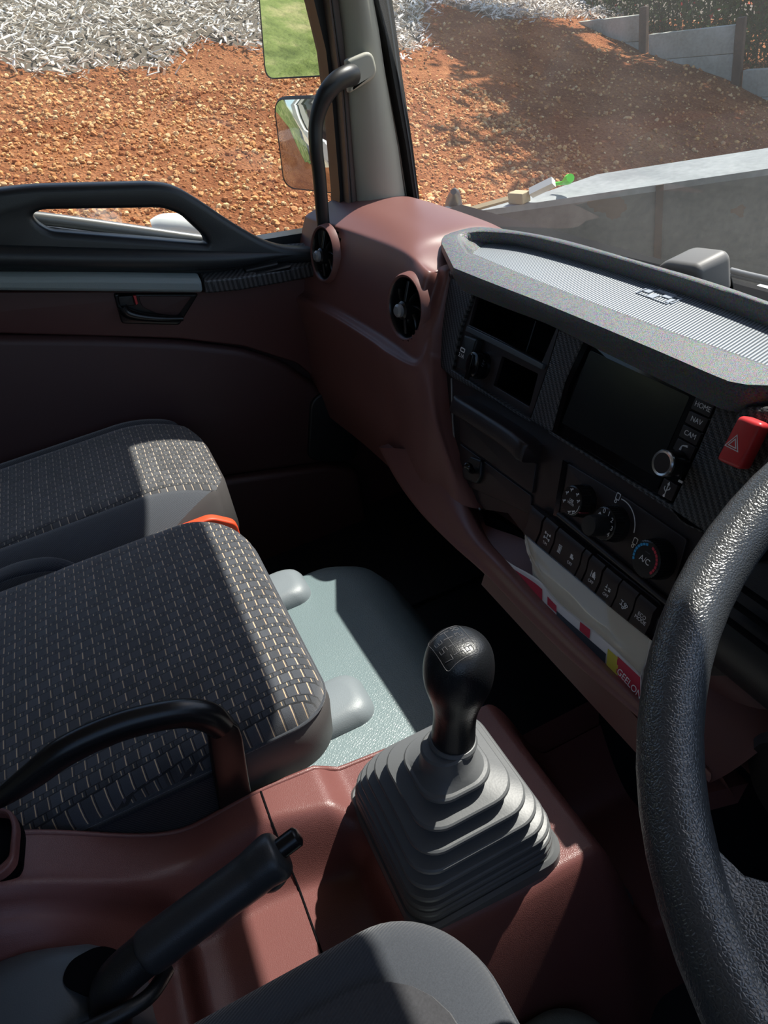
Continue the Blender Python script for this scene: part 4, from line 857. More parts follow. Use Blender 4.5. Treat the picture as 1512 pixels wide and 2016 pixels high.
# grey plate around the parking brake
def brake_z(x, y): return .556 + .014*math.cos((x+.395)/.075*1.5) - .10*ss(-.185, -.12, y)*0
def brake_z0(y): return .545+.028*ss(-.16, -.26, y)
bp = [(-.462, -.50), (-.345, -.50), (-.322, -.30), (-.318, -.185), (-.335, -.160), (-.385, -.165), (-.425, -.205), (-.452, -.30)]
rows = []
for t in np.linspace(0, 1, 24):
    y = -.52+.345*t; wv = .058-.018*ss(.70, 1, t); cxx = -.395+.008*t; row = []
    for k in range(15):
        u = -1+2*k/14; zc = console_z(cxx+u*wv, y); row.append(Vector((cxx+u*wv, y, brake_z0(y)+.010*(1-u*u) - .045*abs(u)**6 - .05*ss(.93, 1, t))))
    rows.append(row)
net('brake_surround', rows, M['steelgrey'], con, 1, 1)
gb = plate('brake_slot', [roundpoly([(-.400, -.215), (-.385, -.222), (-.362, -.20), (-.357, -.172), (-.385, -.172), (-.401, -.19)], .010)], M['void'], con, Frame((0, 0, .574), (1, 0, 0), (0, 1, 0)), .0, .003)
tube('slot_lip', [(-.340, -.23, .580), (-.335, -.19, .582), (-.342, -.16, .572), (-.362, -.145, .560)], .006, M['black'], con, 6, 10)
# ================================================================ PARKING BRAKE
pb = thing('parking_brake', 'black parking brake lever with push button angled up from grey slot', 'parking brake', (-.385, -.2, .55))
A = PZ(222, 1945, .572); B = PZ(287, 1878, .588); Cc = PZ(545, 1683, .622); D2 = PZ(566, 1660, .628)
axb = (Cc-B).normalized()
tube('lever_arm', [A-Vector((0, .02, .05)), A, B, B+axb*.03], [.016, .0165, .0165, .016], M['black'], pb, 5, 24)
tube('lever_grip', [B-axb*.0, B+axb*.003, B+axb*.012, B.lerp(Cc, .35), B.lerp(Cc, .75)-Vector((0, 0, .001)), B.lerp(Cc, .88), B.lerp(Cc, .96), Cc, Cc+axb*.004, Cc+axb*.0055], [.0158, .0178, .0182, .0178, .0178, .0186, .0195, .0190, .0160, .010], M['grip'], pb, 6, 28)
tube('lower_bulge', [B.lerp(Cc, .80)-Vector((-.003, 0, .006)), B.lerp(Cc, .90)-Vector((-.004, 0, .010)), B.lerp(Cc, .98)-Vector((-.004, 0, .009))], [.008, .013, .011], M['grip'], pb, 5, 16)
bt = tube('release_button', [Cc+axb*.0+Vector((-.001, 0, .002)), Cc+axb*.018+Vector((-.001, 0, .002)), Cc+axb*.0205+Vector((-.001, 0, .002)), Cc+axb*.0225+Vector((-.001, 0, .002))], [.0082, .0082, .0078, .005], M['handle'], pb, 4, 24)
# ================================================================ GRAB HANDLE BY THE SEAT
gh = thing('seat_grab_handle', 'glossy black steel arch handle standing beside the middle seat cushion', 'grab handle', (-.535, -.1, .5))
pth = [PX(a, b, x) for a, b, x in ((-60, 1600, -.514), (0, 1572, -.514), (60, 1530, -.514), (130, 1478, -.515), (220, 1436, -.515), (300, 1413, -.515), (365, 1404, -.515), (410, 1412, -.515), (438, 1432, -.515))]
tube('handle_bar', pth, [.006, .009, .0125, .0145, .0145, .0145, .0145, .0148, .013], M['handle'], gh, 8, 24, up=(1, 0, 0), flat=.8)
pt = [PX(a, b, -.516) for a, b in ((405, 1405), (440, 1410), (470, 1428), (478, 1450), (503, 1620), (440, 1640), (418, 1520), (408, 1450), (396, 1425))]
GF = Frame((-.516, 0, 0), (0, 1, 0), (0, 0, 1)); plate('handle_post', [roundpoly([(p.y, p.z) for p in pt], .004)], M['handle'], gh, GF, .003, .010, .003)
# ================================================================ GEAR LEVER
gl = thing('gear_lever', 'black ball topped gear lever rising from a stepped grey rubber gaiter', 'gear lever', (-.395, .13, .49))
bc = Vector((-.402, .121)); tcn = Vector((-.362, .118)); rings = []
NT_ = 9; zb0, zt0 = .503, .642
def sq(cx, cy, h, r, z):
    h = h*.97; return [Vector((x, y, z)) for x, y in rrect(cx-h, cx+h, cy-h*.92, cy+h*.92, [r]*4, 8)]
rings.append(sq(bc.x, bc.y, .088, .022, .484)); rings.append(sq(bc.x, bc.y, .088, .022, .497)); rings.append(sq(bc.x, bc.y, .085, .022, .501))
tiers = [(.0825, .507), (.0820, .519), (.0805, .532), (.0780, .547), (.0735, .563), (.0675, .580), (.0595, .598), (.0490, .616), (.0350, .634)]
for k, (h, z) in enumerate(tiers):
    t = (z-.5)/.15; cx = bc.x+(tcn.x-bc.x)*t; cy = bc.y+(tcn.y-bc.y)*t; r = .024
    rings.append(sq(cx, cy, h-.008, min(r, h*.62), z-.0085)); rings.append(sq(cx, cy, h-.0012, min(r, h*.62), z-.0062)); rings.append(sq(cx, cy, h, min(r, h*.62), z-.0048)); rings.append(sq(cx, cy, h, min(r, h*.62), z-.0018)); rings.append(sq(cx, cy, h-.0012, min(r, h*.62), z-.0003)); rings.append(sq(cx, cy, h-.0035, min(r, h*.62), z+.0003))
    if k < len(tiers)-1:
        h2, z2 = tiers[k+1]; rings.append(sq(cx, cy, h2-.0085, min(r, h2*.62), max(z+.0008, z+(z2-.0085-z)*.6)))
def circ(cx, cy, r, z, tilt=0): return [Vector((cx+r*math.cos(a), cy+r*math.sin(a), z)) for a in [math.radians(45/1+0) * 0 + 2*math.pi*(k+.0)/36 for k in range(36)]]
# neck: same vertex count as the rounded squares
def rc(cx, cy, r, z): return [Vector((x, y, z)) for x, y in rrect(cx-r, cx+r, cy-r, cy+r, [r*.999]*4, 8)]
for r, z in ((.024, .640), (.0215, .646), (.0205, .652), (.0198, .657), (.018, .6585)): rings.append(rc(-.3620, .1185, r, z))
loft('rubber_gaiter', rings, M['boot'], gl, True, True, 28)
ax0 = PZ(892, 1455, .659); kt = PD(906, 1312, .545); axk = Vector((.004, .022, .120)).normalized()
prof = [(.0172, .0), (.0180, .003), (.0175, .013), (.0172, .022), (.0176, .031), (.0192, .041), (.0225, .052), (.0258, .063), (.0272, .074), (.0268, .085), (.0245, .095), (.0200, .1025), (.014, .1065), (.007, .1082), (.0005, .1086)]
prof = [(a*.985, b*1.0) for a, b in prof]
PP = spline([(a, b, 0) for a, b in prof], 4)
lathe('gear_knob', [(p.x, p.y) for p in PP], ax0, axk, M['knob'], gl, 64, 60)
lathe('knob_collar', [(.019, -.006), (.0198, -.001), (.0185, .0015), (.017, .002)], ax0, axk, M['boot'], gl, 48)
kn_ = [o_ for o_ in bpy.data.objects if o_.name.startswith('gear_knob')][0]
# shift pattern on the crown, facing up and back
nk = (axk*1.0+Vector((0, -.30, .0))+Vector((.0, 0, 0))).normalized(); KC = ax0+axk*.0805
KF = Frame(KC+nk*.0280, Vector((.42, .9, 0)), (-.9, .42, .1))
from mathutils.bvhtree import BVHTree
KF = Frame(KC, Vector((1, 0, 0))-nk*nk.x, nk.cross(Vector((1, 0, 0))))
KB = BVHTree.FromPolygons([v.co.copy() for v in kn_.data.vertices], [tuple(p.vertices) for p in kn_.data.polygons])
def onk(u, v):                                     # wrap the marks on the ball
    u *= 1.25; v *= 1.25; o_ = KC+KF.u*u+KF.v*v+KF.n*.08; h_ = KB.ray_cast(o_, -KF.n)[0]; return (h_ if h_ is not None else o_)+KF.n*.0001
def mline(pts, r=.00035, nm='shift_pattern'):
    P_ = []
    for a, b in zip(pts, pts[1:]):
        for k in range(5): P_.append(onk(a[0]+(b[0]-a[0])*k/5, a[1]+(b[1]-a[1])*k/5))
    P_.append(onk(*pts[-1])); tube(nm, P_, r, M['inkgrey'], kn_, 1, 6, up=tuple(KF.n), smoothpath=False)
mline(roundpoly([(-.013, -.011), (.013, -.011), (.013, .011), (-.013, .011)], .003)+[(-.010, -.011)], .0003, 'pattern_frame')
mline([(-.009, 0), (.009, 0)])
for x_ in (-.009, -.003, .003, .009): mline([(x_, -.003), (x_, .003)])
segs = {'1': [((0, 1), (0, -1))], '2': [((-1, 1), (1, 1)), ((1, 1), (1, 0)), ((1, 0), (-1, 0)), ((-1, 0), (-1, -1)), ((-1, -1), (1, -1))], '3': [((-1, 1), (1, 1)), ((1, 1), (1, -1)), ((1, 0), (-.5, 0)), ((1, -1), (-1, -1))], '4': [((-1, 1), (-1, 0)), ((-1, 0), (1, 0)), ((1, 1), (1, -1))], '5': [((1, 1), (-1, 1)), ((-1, 1), (-1, 0)), ((-1, 0), (1, 0)), ((1, 0), (1, -1)), ((1, -1), (-1, -1))], '6': [((1, 1), (-1, 1)), ((-1, 1), (-1, -1)), ((-1, -1), (1, -1)), ((1, -1), (1, 0)), ((1, 0), (-1, 0))], '7': [((-1, 1), (1, 1)), ((1, 1), (0, -1))], 'R': [((-1, -1), (-1, 1)), ((-1, 1), (1, 1)), ((1, 1), (1, 0)), ((1, 0), (-1, 0)), ((0, 0), (1, -1))]}
for ch, x_, y_ in (('1', -.009, -.0068), ('3', -.003, -.0068), ('5', .003, -.0068), ('7', .009, -.0068), ('R', -.009, .0068), ('2', -.003, .0068), ('4', .003, .0068), ('6', .009, .0068)):
    for a, b in segs[ch]: mline([(x_+a[0]*.0014, y_+a[1]*.0022), (x_+b[0]*.0014, y_+b[1]*.0022)], .0003, 'gear_number')
# ================================================================ STEERING WHEEL
WC = Vector((-.023, .306, .905)); th = .39; RWH = .212
stw = thing('steering_wheel', 'grey-black grained steering wheel at the right edge', 'steering wheel', tuple(WC))
eu = Vector((1, 0, 0)); ev = Vector((0, math.cos(th), math.sin(th))); en = eu.cross(ev)
rim = [WC+eu*RWH*math.cos(2*math.pi*k/72)+ev*RWH*math.sin(2*math.pi*k/72) for k in range(72)]
tube('rim', rim, .0148, M['wheel'], stw, 1, 28, up=tuple(en), closed=True, smoothpath=False, flat=1.05)
def rp(a, r, dz=0): return WC+eu*r*math.cos(rd(a))+ev*r*math.sin(rd(a))+en*dz
# left lower spoke flares out of the rim
rows = []
for f, a0, a1, dz, tk in ((1.0, 232, 292, 0, .013), (.965, 237, 290, -.002, .013), (.90, 243, 288, -.005, .012), (.78, 247, 286, -.010, .011), (.5, 247, 286, -.024, .010), (.25, 240, 292, -.033, .012)):
    ring = []
    for k in range(9): ring.append(rp(a0+(a1-a0)*k/8, RWH*f, dz+tk*math.sin(math.pi*(k+.6)/9.2)))
    for k in range(8, -1, -1): ring.append(rp(a0+(a1-a0)*k/8, RWH*f, dz-tk*math.sin(math.pi*(k+.6)/9.2)))
    rows.append(ring)
loft('spoke', rows, M['wheel'], stw, smooth=60)
rows = [[WC+(p-WC).copy() for p in r] for r in rows]
def mir(p): q = p-WC; return WC+eu*(-q.dot(eu))+ev*q.dot(ev)+en*q.dot(en)
loft('spoke', [[mir(p) for p in r] for r in rows], M['wheel'], stw, smooth=60)
lathe('hub', [(.06, -.06), (.068, -.04), (.066, -.025), (.05, -.018), (.001, -.016)], WC, en, M['black'], stw, 48)
# column and instrument surround
cs = thing('steering_column', 'black steering column cover behind the wheel', 'steering column', (-.02, .45, .5))
tube('column_shroud', [WC-en*.06, WC-en*.12+Vector((0, .01, 0)), WC-en*.22, WC-en*.36], [.045, .062, .075, .08], M['black'], cs, 5, 24)
tube('stalk', [WC-en*.10+Vector((-.04, 0, 0)), WC-en*.09+Vector((-.12, .01, 0)), WC-en*.085+Vector((-.165, .01, .0))], [.006, .006, .009], M['black'], cs, 4, 12)
kp = thing('driver_lower_panel', 'black and burgundy lower dash panel behind the steering wheel', 'dash panel', (0, .42, .5))
rows = []
for zz_, yy in ((.74, .44), (.70, .40), (.685, .372), (.66, .360), (.63, .366), (.61, .39)):
    rows.append([Vector((x, yy+.05*((x+.05)/.4)**2*0, zz_)) for x in (-.385, -.30, -.1, .15, .45)])
net('black_lower_trim', rows, M['black'], kp, 5, 6)
for k in range(3): tube('trim_slot', [(-.33, .385-.008*k+.0, .712-.012*k), (.1, .385-.008*k, .712-.012*k)], .003, M['void'], kp, 1, 6, smoothpath=False)
rows = []
for zz_, yy in ((.62, .395), (.60, .375), (.56, .372), (.50, .39), (.44, .42), (.38, .46)):
    rows.append([Vector((x, yy+dy, zz_-dz_)) for x, dy, dz_ in ((-.40, .0, -.01), (-.33, .01, .01), (-.25, .02, .03), (-.1, .0, .0), (.15, 0, 0), (.45, 0, 0))])
net('burgundy_knee_panel', rows, M['burg'], kp, 6, 6)
lathe('round_cover', [(.05, -.01), (.052, .004), (.045, .010), (.001, .012)], Vector((-.235, .372, .565)), (0, -1, .1), M['black'], kp, 40)
box('dash_core', (.03, .58, .60), (.84, .20, .44), M['void'], kp)

# instrument hood in front of the driver, out of the photo to the right
rows = []
for yy, zz_ in ((.46, .70), (.40, .86), (.42, .925), (.50, .94), (.60, .90), (.66, .80)):
    rows.append([Vector((x, yy, zz_-dz_)) for x, dz_ in ((-.345, .10), (-.31, .03), (-.2, .0), (.1, 0), (.3, .02), (.36, .10))])
net('instrument_hood', rows, M['black'], kp, 6, 6)

fv = thing('footwell_cover', 'dark blue-grey grained vinyl rising between the console and the driver seat', 'floor covering', (-.05, .0, .15))
rings = []
for ins, z in ((-.03, .14), (-.02, .25), (-.006, .325), (.004, .342), (.02, .350)):
    rings.append([Vector((x, y, z)) for x, y in rrect(-.275+ins, .25-ins, -.30, .175-ins, [.06, .05, .03, .03])])
loft('vinyl_cover', rings, M['vinyl'], fv, True, True, 50)
# ================================================================ YARD OUTSIDE
def fbm(x, y, s=0):
    return (math.sin(x*1.3+s)*math.cos(y*1.7+s*.7)+.5*math.sin(x*3.1+y*2.3+s)+.25*math.sin(x*7.7-y*5.9+s*2)+.15*math.sin(x*15+y*13))/1.9
B0 = Vector((-3.348, .209, .598)); BN = Vector((.281, .206, .937))
def bank_z(x, y):
    z = B0.z-(BN.x*(x-B0.x)+BN.y*(y-B0.y))/BN.z
    toe = ss(-2.9, -1.9, x+ .0*y); z = z*(1-toe)+(-1.0)*toe
    if x > -2.9: z = min(z, z)
    z = max(z, -1.0); return z + .05*fbm(x, y)*(1-toe)
XB = ((-4, -5.4), (-.5, -5.35), (-.03, -5.28), (.33, -5.15), (.8, -5.37), (1.24, -5.84), (1.55, -5.77), (2.1, -5.6), (2.48, -5.56), (2.76, -5.82), (3.14, -6.4), (3.55, -7.2), (3.88, -7.45), (4.1, -7.08), (4.4, -6.98), (5.05, -7.2), (13, -8.5))
def edge_chips(x, y):
    """positive beyond the line where the mulch starts"""
    return float(np.interp(y, [a for a, b in XB], [b for a, b in XB]))+.06*math.sin(y*9.1)+.04*math.sin(y*23)-x
nx, ny = 150, 190; V = []; Fc = []
xs = np.linspace(-12.5, -1.8, nx+1); ys = np.linspace(-1.5, 13, ny+1)
for x in xs:
    for y in ys: V.append((x, y, bank_z(x, y)))
for i in range(nx):
    for j in range(ny): Fc.append((i*(ny+1)+j, (i+1)*(ny+1)+j, (i+1)*(ny+1)+j+1, i*(ny+1)+j+1))
o = mk('soil_bank', V, Fc, M['soil'], None, 180, recalc=False); S(o)
# where is a point seen? used only to keep scatter to ground that can be seen at all
RWi = RW.transposed()
def pix(p):
    q_ = RWi @ (Vector(p)-CAM)
    return (CX+F*q_.x/q_.z, CY+F*q_.y/q_.z) if q_.z > .1 else (-9e3, -9e3)
def scatter(name, n, sampler, proto, smin, smax, flat, mat, label, cat):
    PV, PF = proto; PV = np.array(PV); allV = []; allF = []; k = 0; base = 0
    while k < n:
        p = sampler()
        if p is None: continue
        s = smin+(smax-smin)*rng.random()**2.2
        a, b, c = rng.random(3)*6.283; ca, sa = math.cos(a), math.sin(a); tb = (rng.random()-.5)*flat; cb_, sb = math.cos(tb), math.sin(tb); tc = (rng.random()-.5)*flat; cc_, sc__ = math.cos(tc), math.sin(tc)
        Rz = np.array([[ca, -sa, 0], [sa, ca, 0], [0, 0, 1]]); Rx = np.array([[1, 0, 0], [0, cb_, -sb], [0, sb, cb_]]); Ry = np.array([[cc_, 0, sc__], [0, 1, 0], [-sc__, 0, cc_]])
        sc3 = np.array([s*(.7+.6*rng.random()), s*(.7+.6*rng.random()), s*(.6+.5*rng.random())])
        Q = (PV*sc3) @ (Rz@Ry@Rx).T + np.array(p); allV.append(Q); allF += [tuple(i+base for i in f) for f in PF]; base += len(PV); k += 1
    me = bpy.data.meshes.new(name); me.from_pydata(np.concatenate(allV).tolist(), [], allF); me.materials.append(mat); o = bpy.data.objects.new(name, me); COL.objects.link(o)
    tag(o, label, cat, kind='stuff'); return o
b = bmesh.new(); bmesh.ops.create_icosphere(b, subdivisions=1, radius=1); b.verts.ensure_lookup_table()
for v in b.verts: v.co *= .85+.3*random.random()
ico = ([tuple(v.co) for v in b.verts], [tuple(v.index for v in f.verts) for f in b.faces]); b.free()
chip = ([(-1, -.28, -.09), (1, -.2, -.06), (.92, .22, -.06), (-.9, .26, -.07), (-1, -.24, .09), (.95, -.2, .10), (.9, .2, .07), (-.92, .24, .11)], [(0, 3, 2, 1), (4, 5, 6, 7), (0, 1, 5, 4), (1, 2, 6, 5), (2, 3, 7, 6), (3, 0, 4, 7)])
def on_bank(px, py):
    d = ray(px, py); t0 = 1.9; prev = None
    t = 2.4
    while t < 16:
        p = CAM+d*t
        if p.x < -1.9 and p.z < bank_z(p.x, p.y): return (p.x, p.y, bank_z(p.x, p.y))
        t += .12 if t > 2.4 else .1
    return None
def samp_soil():
    if rng.random() < .5: x_, y_ = -5.2+3.0*rng.random(), -1.6+4.5*rng.random()
    else: x_, y_ = -8.5+6*rng.random(), -2+10*rng.random()
    if edge_chips(x_, y_) > 0.06: return None
    p = (x_, y_, bank_z(x_, y_)+.003); a, b_ = pix(p)
    if not (-300 < a < 1800 and -300 < b_ < 700): return None
    return p
def samp_chip():
    x_, y_ = -10.5+5.6*rng.random(), -2.5+8.5*rng.random(); e = edge_chips(x_, y_)
    if e < -.25*rng.random()**3 or e > 5: return None
    p = (x_, y_, bank_z(x_, y_)+.02+.05*rng.random()); a, b_ = pix(p)
    if not (-300 < a < 1400 and -500 < b_ < 250): return None
    return p
scatter('pebbles', 21000, samp_soil, ico, .004, .017, 1.5, M['pebble'], 'small pale pebbles and clods scattered over the red soil bank', 'pebbles')
scatter('wood_chips', 26000, samp_chip, chip, .016, .038, 1.6, M['chips'], 'bleached white wood chip mulch covering the top of the bank', 'mulch')
V = []; Fc = []; xs = np.linspace(-12.4, -4.9, 100); ys = np.linspace(-3, 9, 110); idx = {}
for i, x in enumerate(xs):
    for j, y in enumerate(ys): V.append((x, y, bank_z(x, y)+.03*ss(.0, .25, edge_chips(x, y))-.008))
for i in range(99):
    for j in range(109):
        if edge_chips(xs[i], ys[j]) > .0: Fc.append((i*110+j, (i+1)*110+j, (i+1)*110+j+1, i*110+j+1))
mb = simple('mulch_bed', (.10, .08, .06), .95); tag(mk('mulch_bed', V, Fc, mb, None, 180, recalc=False), 'dark bed of old mulch lying under the bleached wood chips', 'mulch', kind='stuff')
# ground around and behind the truck, seen in the mirrors
S(mk('gravel_yard', [(-3.0, -30, -1.0), (4, -30, -1.0), (4, 10, -1.0), (-3.0, 10, -1.0)], [(0, 1, 2, 3)], M['gravel'], None, 0))
S(mk('soil_strip', [(-4.4, -30, -.985), (-2.6, -30, -.985), (-2.6, -3.0, -.985), (-4.4, -3.0, -.985)], [(0, 1, 2, 3)], M['soil'], None, 0))
gx = np.linspace(-40, -2.2, 60); gy = np.linspace(-50, -1.5, 90)
V = [(x, y, -1+(bank_z(max(x, -9), y)+1 if y > -6 else (bank_z(max(x, -9), -6)+1))*(1-.45*ss(-3, -14, y))) for x in gx for y in gy]
S(mk('grass_field', V, [(i*90+j, (i+1)*90+j, (i+1)*90+j+1, i*90+j+1) for i in range(59) for j in range(89)], M['grass'], None, 180, recalc=False))
# concrete sleeper wall between rusty posts, stepping down the slope
posts = [(1117, 8, 105), (1268, 28, 92), (1459, 55, 165), (1640, 128, 240)]
TT = [8.9, 8.1, 7.6, 7.2]
pc = [PD(a, b, t) for (a, b, c_), t in zip(posts, TT)]
tops = [40, 32, 58, 135]
def wall_bay(k, ptop_l, ptop_r, nrow, label):
    a, b_ = pc[k], pc[k+1]; zt = PD((posts[k][0]+posts[k+1][0])/2, (ptop_l+ptop_r)/2, (TT[k]+TT[k+1])/2).z
    d = (Vector((b_.x, b_.y, 0))-Vector((a.x, a.y, 0))); L = d.length; d.normalize(); nrm = Vector((-d.y, d.x, 0))
    fr = Frame((a.x, a.y, 0), d, (0, 0, 1)); r = thing('sleeper_wall', label, 'retaining wall', (a.x, a.y, zt-.2*nrow), 'concrete retaining wall on the bank')
    for i in range(nrow): plate('concrete_sleeper', [[(.05, zt-.2*(i+1)+.004), (L-.05, zt-.2*(i+1)+.004), (L-.05, zt-.2*i), (.05, zt-.2*i)]], M['sleeper'], r, fr, .0, .07, .004)
    return zt
z1 = wall_bay(0, 42, 32, 4, 'pale concrete sleeper wall section nearest the white mulch')
z2 = wall_bay(1, 62, 55, 4, 'pale concrete sleeper wall section in the middle, one step lower')
z3 = wall_bay(2, 138, 130, 4, 'lowest concrete sleeper wall section at the right edge')
for k, (p, zt) in enumerate(zip(pc, (z1+.03, z1+.06, z2+.05, z3+.1))):
    o = box('steel_post', (p.x, p.y, zt-.55), (.065, .065, 1.1), M['post'], None, .004, rot=Matrix.Rotation(.5, 3, 'Z'))
    tag(o, ['rusty steel post at the left end of the concrete sleeper wall', 'rusty steel post between the first and second wall sections', 'rusty steel post between the second and third wall sections', 'rusty steel post beyond the lowest wall section'][k], 'post', 'posts of the retaining wall')
tl = PD(1020, 42, 9.3); tr = pc[0]
d = Vector((tr.x-tl.x, tr.y-tl.y, tr.z-tl.z)); o = tube('timber_edging', [tl+Vector((0, 0, .0)), Vector((tr.x, tr.y, tl.z-.03))], .03, M['wood'], None, 1, 4, smoothpath=False); tag(o, 'thin pale timber edging board holding back the mulch', 'edging board')
# hedge behind the wall
def leaves(name, cen, rad, n, size, label, cat, flowers=0):
    root = thing(name, label, cat, (cen[0], cen[1], cen[2]-rad[2])); 
    def mkleaf(nm, n, mat, s):
        V = []; Fc = []
        for k in range(n):
            u = rng.normal(size=3); u /= np.linalg.norm(u); r = (.45+.6*rng.random()); p = np.array(cen)+u*np.array(rad)*r*(1+.15*math.sin(u[0]*7+u[2]*5))
            a = rng.normal(size=3); a /= np.linalg.norm(a); b_ = np.cross(a, u); b_ /= (np.linalg.norm(b_)+1e-6); q = s*(.6+.8*rng.random()); i = len(V)
            V += [tuple(p-a*q), tuple(p+b_*q*.4), tuple(p+a*q), tuple(p-b_*q*.4)]; Fc.append((i, i+1, i+2, i+3))
        mk(nm, V, Fc, mat, root, 0, recalc=False)
    mkleaf('foliage', n, M['leaf'], size)
    if flowers: mkleaf('flowers', flowers, M['flower'], size*.8)
    return root
dpc = (pc[3]-pc[0]); dpc.z = 0; dpc.normalize(); back = Vector((-abs(dpc.y), dpc.x, 0)); back = Vector((-.6, .8, 0))
hl = ['dark leafy bush with red flowers above the first wall section', 'dark leafy bush behind the post between wall sections', 'dark leafy bush with red flowers above the middle wall section', 'dark leafy bush above the lowest wall section', 'dark leafy bush at the far right behind the wall']
for k, (px, py, t) in enumerate(((1190, -15, 9.6), (1290, -10, 9.2), (1390, 0, 8.9), (1480, 30, 8.5), (1580, 60, 8.2))):
    c = PD(px, py, t)+back*.25; r = leaves('flowering_bush', tuple(c), (.42, .42, .55), 2600, .028, hl[k], 'bush', 130 if k in (0, 2) else 20)
    for j in range(4):
        tube('stem', [Vector((c.x+.2*(rng.random()-.5), c.y+.2*(rng.random()-.5), c.z-.7)), Vector((c.x+.4*(rng.random()-.5), c.y+.4*(rng.random()-.5), c.z+.3))], .008, M['bark'], r, 1, 6, smoothpath=False)
# trees up the slope whose crowns shade the right of the bank
def tree(cen, rad, n, label, base=None):
    r = leaves('shade_tree', cen, rad, n, .11, label, 'tree'); zb = bank_z(base[0], base[1]) if base[0] < -1.8 else -1
    r.location = (base[0], base[1], zb); tube('trunk', [Vector((base[0], base[1], zb-.1)), Vector(((base[0]+cen[0])/2, (base[1]+cen[1])/2, (zb+cen[2])/2)), Vector(cen)], [.16, .12, .06], M['bark'], r, 5, 12)
    for ch in r.children:
        if ch.name.startswith('foliage'): ch.matrix_parent_inverse = Matrix.Translation(-Vector(r.location))
for k, (px, py, h, rad) in enumerate(((1300, 290, 3.2, (1.25, 1.35, .8)), (1150, 170, 3.6, (1.2, 1.1, .7)), (1480, 230, 3.4, (1.5, 1.6, .9)), (980, 70, 4.2, (1.0, .9, .6)))):
    g = on_bank(px, py); c = Vector(g)+SUN_DIR*(h/SUN_DIR.z)
    tree(tuple(c), rad, 3200, ['broad tree up the slope shading the wall', 'smaller tree up the slope near the mulch', 'broad tree beyond the wall to the right', 'tall slender tree beyond the mulch'][k], (c.x-.3, c.y+1.2))
for k, (x_, y_) in enumerate(((-9, -22), (-14, -26), (-19, -24), (-5.5, -27))):
    zb = -1+(bank_z(-9, -6)+1)*.55; c = Vector((x_, y_, zb+2.2)); r = leaves('field_tree', tuple(c), (2.4, 2.4, 2.2), 1500, .35, ['tree far behind the grass field, seen in the mirror', 'leafy tree behind the field further left', 'leafy tree at the far left of the field', 'leafy tree behind the truck'][k], 'tree')
    tube('trunk', [Vector((x_, y_, zb-.3)), c], .15, M['bark'], r, 1, 8, smoothpath=False)
# ---------------- steel wall in front of the truck
WT = .5
a = PZ(760, 442, WT); b_ = PZ(1512, 332, WT); d = (b_-a); L = d.length; d.normalize(); a2 = a-d*.0; L2 = L*2.0
nrm = Vector((d.y, -d.x, 0)); nrm = nrm if nrm.x > 0 else -nrm
sw_ = thing('steel_wall', 'long weathered grey steel sheet wall across the front of the truck', 'steel wall', (a.x, a.y, -1.0))
SWF = Frame((a.x, a.y, 0), d, (0, 0, 1))
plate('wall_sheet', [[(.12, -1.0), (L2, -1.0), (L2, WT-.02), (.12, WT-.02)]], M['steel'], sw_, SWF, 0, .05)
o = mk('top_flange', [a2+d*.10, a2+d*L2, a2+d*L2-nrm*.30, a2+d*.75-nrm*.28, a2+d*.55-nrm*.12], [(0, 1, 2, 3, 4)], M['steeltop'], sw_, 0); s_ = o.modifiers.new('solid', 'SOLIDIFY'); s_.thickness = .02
for k, px in enumerate((1298,)):
    p = PZ(px, 362, WT); t = (p-a).dot(d); plate('rusty_joint', [[(t-.012, -1), (t+.012, -1), (t+.012, WT), (t-.012, WT)]], M['post'], sw_, SWF, .006, .01)
for px0, wd in ((1140, .05), (1240, .04), (1325, .06)):
    p = PZ(px0, 450, -.2)
o = box('timber_batten', (0, 0, 0), (.30, .04, .03), M['wood'], None, .003); A_ = PZ(842, 425, WT+.02); o.location = A_; o.rotation_euler = (0, 0, math.atan2(d.y, d.x)); tag(o, 'short pale timber batten at the left end of the steel wall', 'timber')
A_ = PZ(1022, 388, WT+.02); o = box('timber_block', (0, 0, .0), (.065, .045, .035), M['wood'], None, .003); o.location = A_; o.rotation_euler = (0, 0, .3); tag(o, 'square cut timber block on the steel wall top', 'timber')
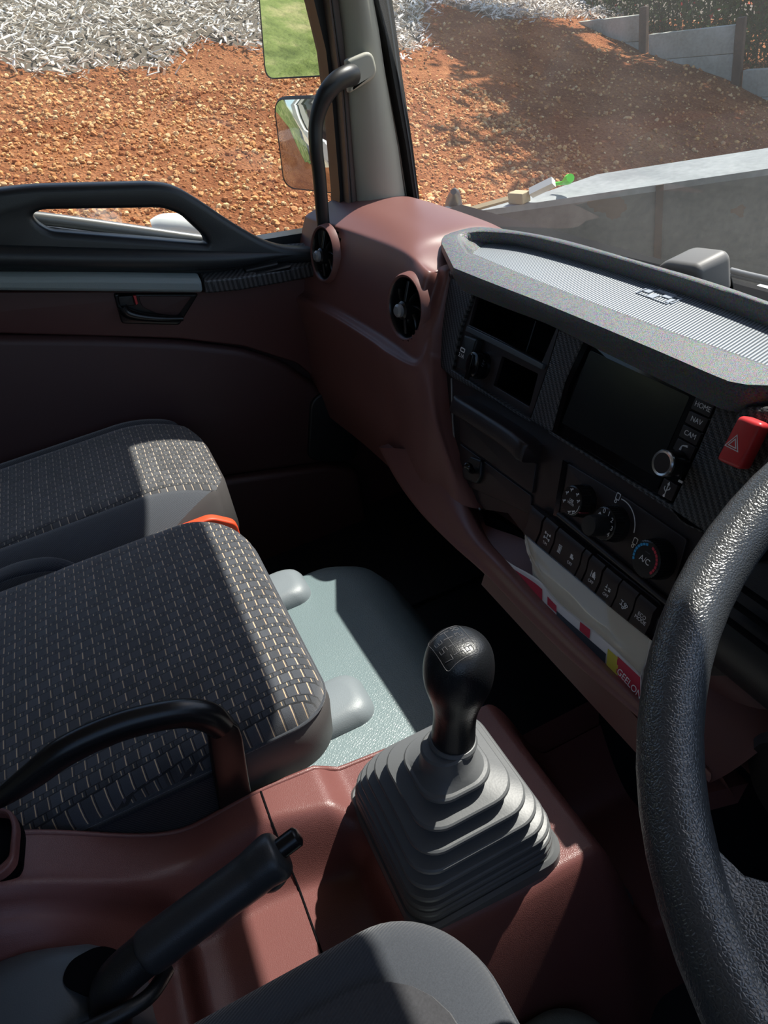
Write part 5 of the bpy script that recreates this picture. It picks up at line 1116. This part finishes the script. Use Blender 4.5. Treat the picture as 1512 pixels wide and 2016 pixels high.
o = tube('timber_strip', [PZ(925, 413, WT+.02), PZ(1000, 392, WT+.03)], .010, M['wood'], None, 1, 4, smoothpath=False); tag(o, 'thin timber strip lying toward the square block', 'timber')
o = tube('timber_strip', [PZ(1045, 380, WT+.03), PZ(1090, 358, WT+.06)], .018, M['whitepvc'], None, 1, 4, smoothpath=False); tag(o, 'bleached board end sticking up beside the green strap', 'timber')
o = tube('ratchet_strap', [PZ(1092, 362, WT+.03), PZ(1108, 360, WT+.035), PZ(1118, 354, WT+.05), PZ(1123, 350, WT+.06)], [.006, .007, .016, .014], M['green'], None, 4, 10); tag(o, 'bright green handle lying on the steel wall top', 'handle')
o = tube('dark_clamp', [PZ(893, 412, WT), PZ(893, 398, WT+.04), PZ(895, 382, WT+.08), PZ(893, 377, WT+.1)], [.035, .028, .018, .01], M['steelgrey'], None, 4, 10); tag(o, 'dark pointed clamp standing near the batten at the end of the steel wall', 'clamp')
# objects seen through the opening of the door grab bar
o = tube('plastic_pipe', [PD(300, 450, 3.0), PD(325, 446, 3.0), PD(370, 448, 3.0), PD(410, 458, 3.0)], [.03, .045, .045, .03], M['whitepvc'], None, 4, 16); tag(o, 'white plastic pipe on the soil seen through the grab bar opening', 'pipe')
o = net('plastic_bag', [[PD(150+18*i, 452-j*16+5*math.sin(i*2.1+j), 3.0+.05*math.sin(i*1.7+j*2)) for i in range(6)] for j in range(4)], M['film'], None, 4, 4); tag(o, 'crumpled clear plastic bag on the soil seen through the grab bar opening', 'bag')
# ---------------- wiper and sunlit cowl beyond the glass
wp = thing('windscreen_wiper', 'silver wiper arm lying along the foot of the windscreen', 'wiper', (-.5, .80, .78))
tube('wiper_arm', [PY(1440, 532, .80), PY(1475, 541, .80), PY(1560, 560, .80)], .004, M['silver'], wp, 3, 8)
tube('wiper_blade', [PY(1436, 541, .80), PY(1512, 558, .80), PY(1600, 580, .80)], .003, M['steelgrey'], wp, 3, 8)
cw = box('cowl_panel', (-.25, .885, .728), (1.0, .14, .03), M['paint'], None, .01); tag(cw, 'cream painted cowl panel outside below the windscreen', 'cowl')
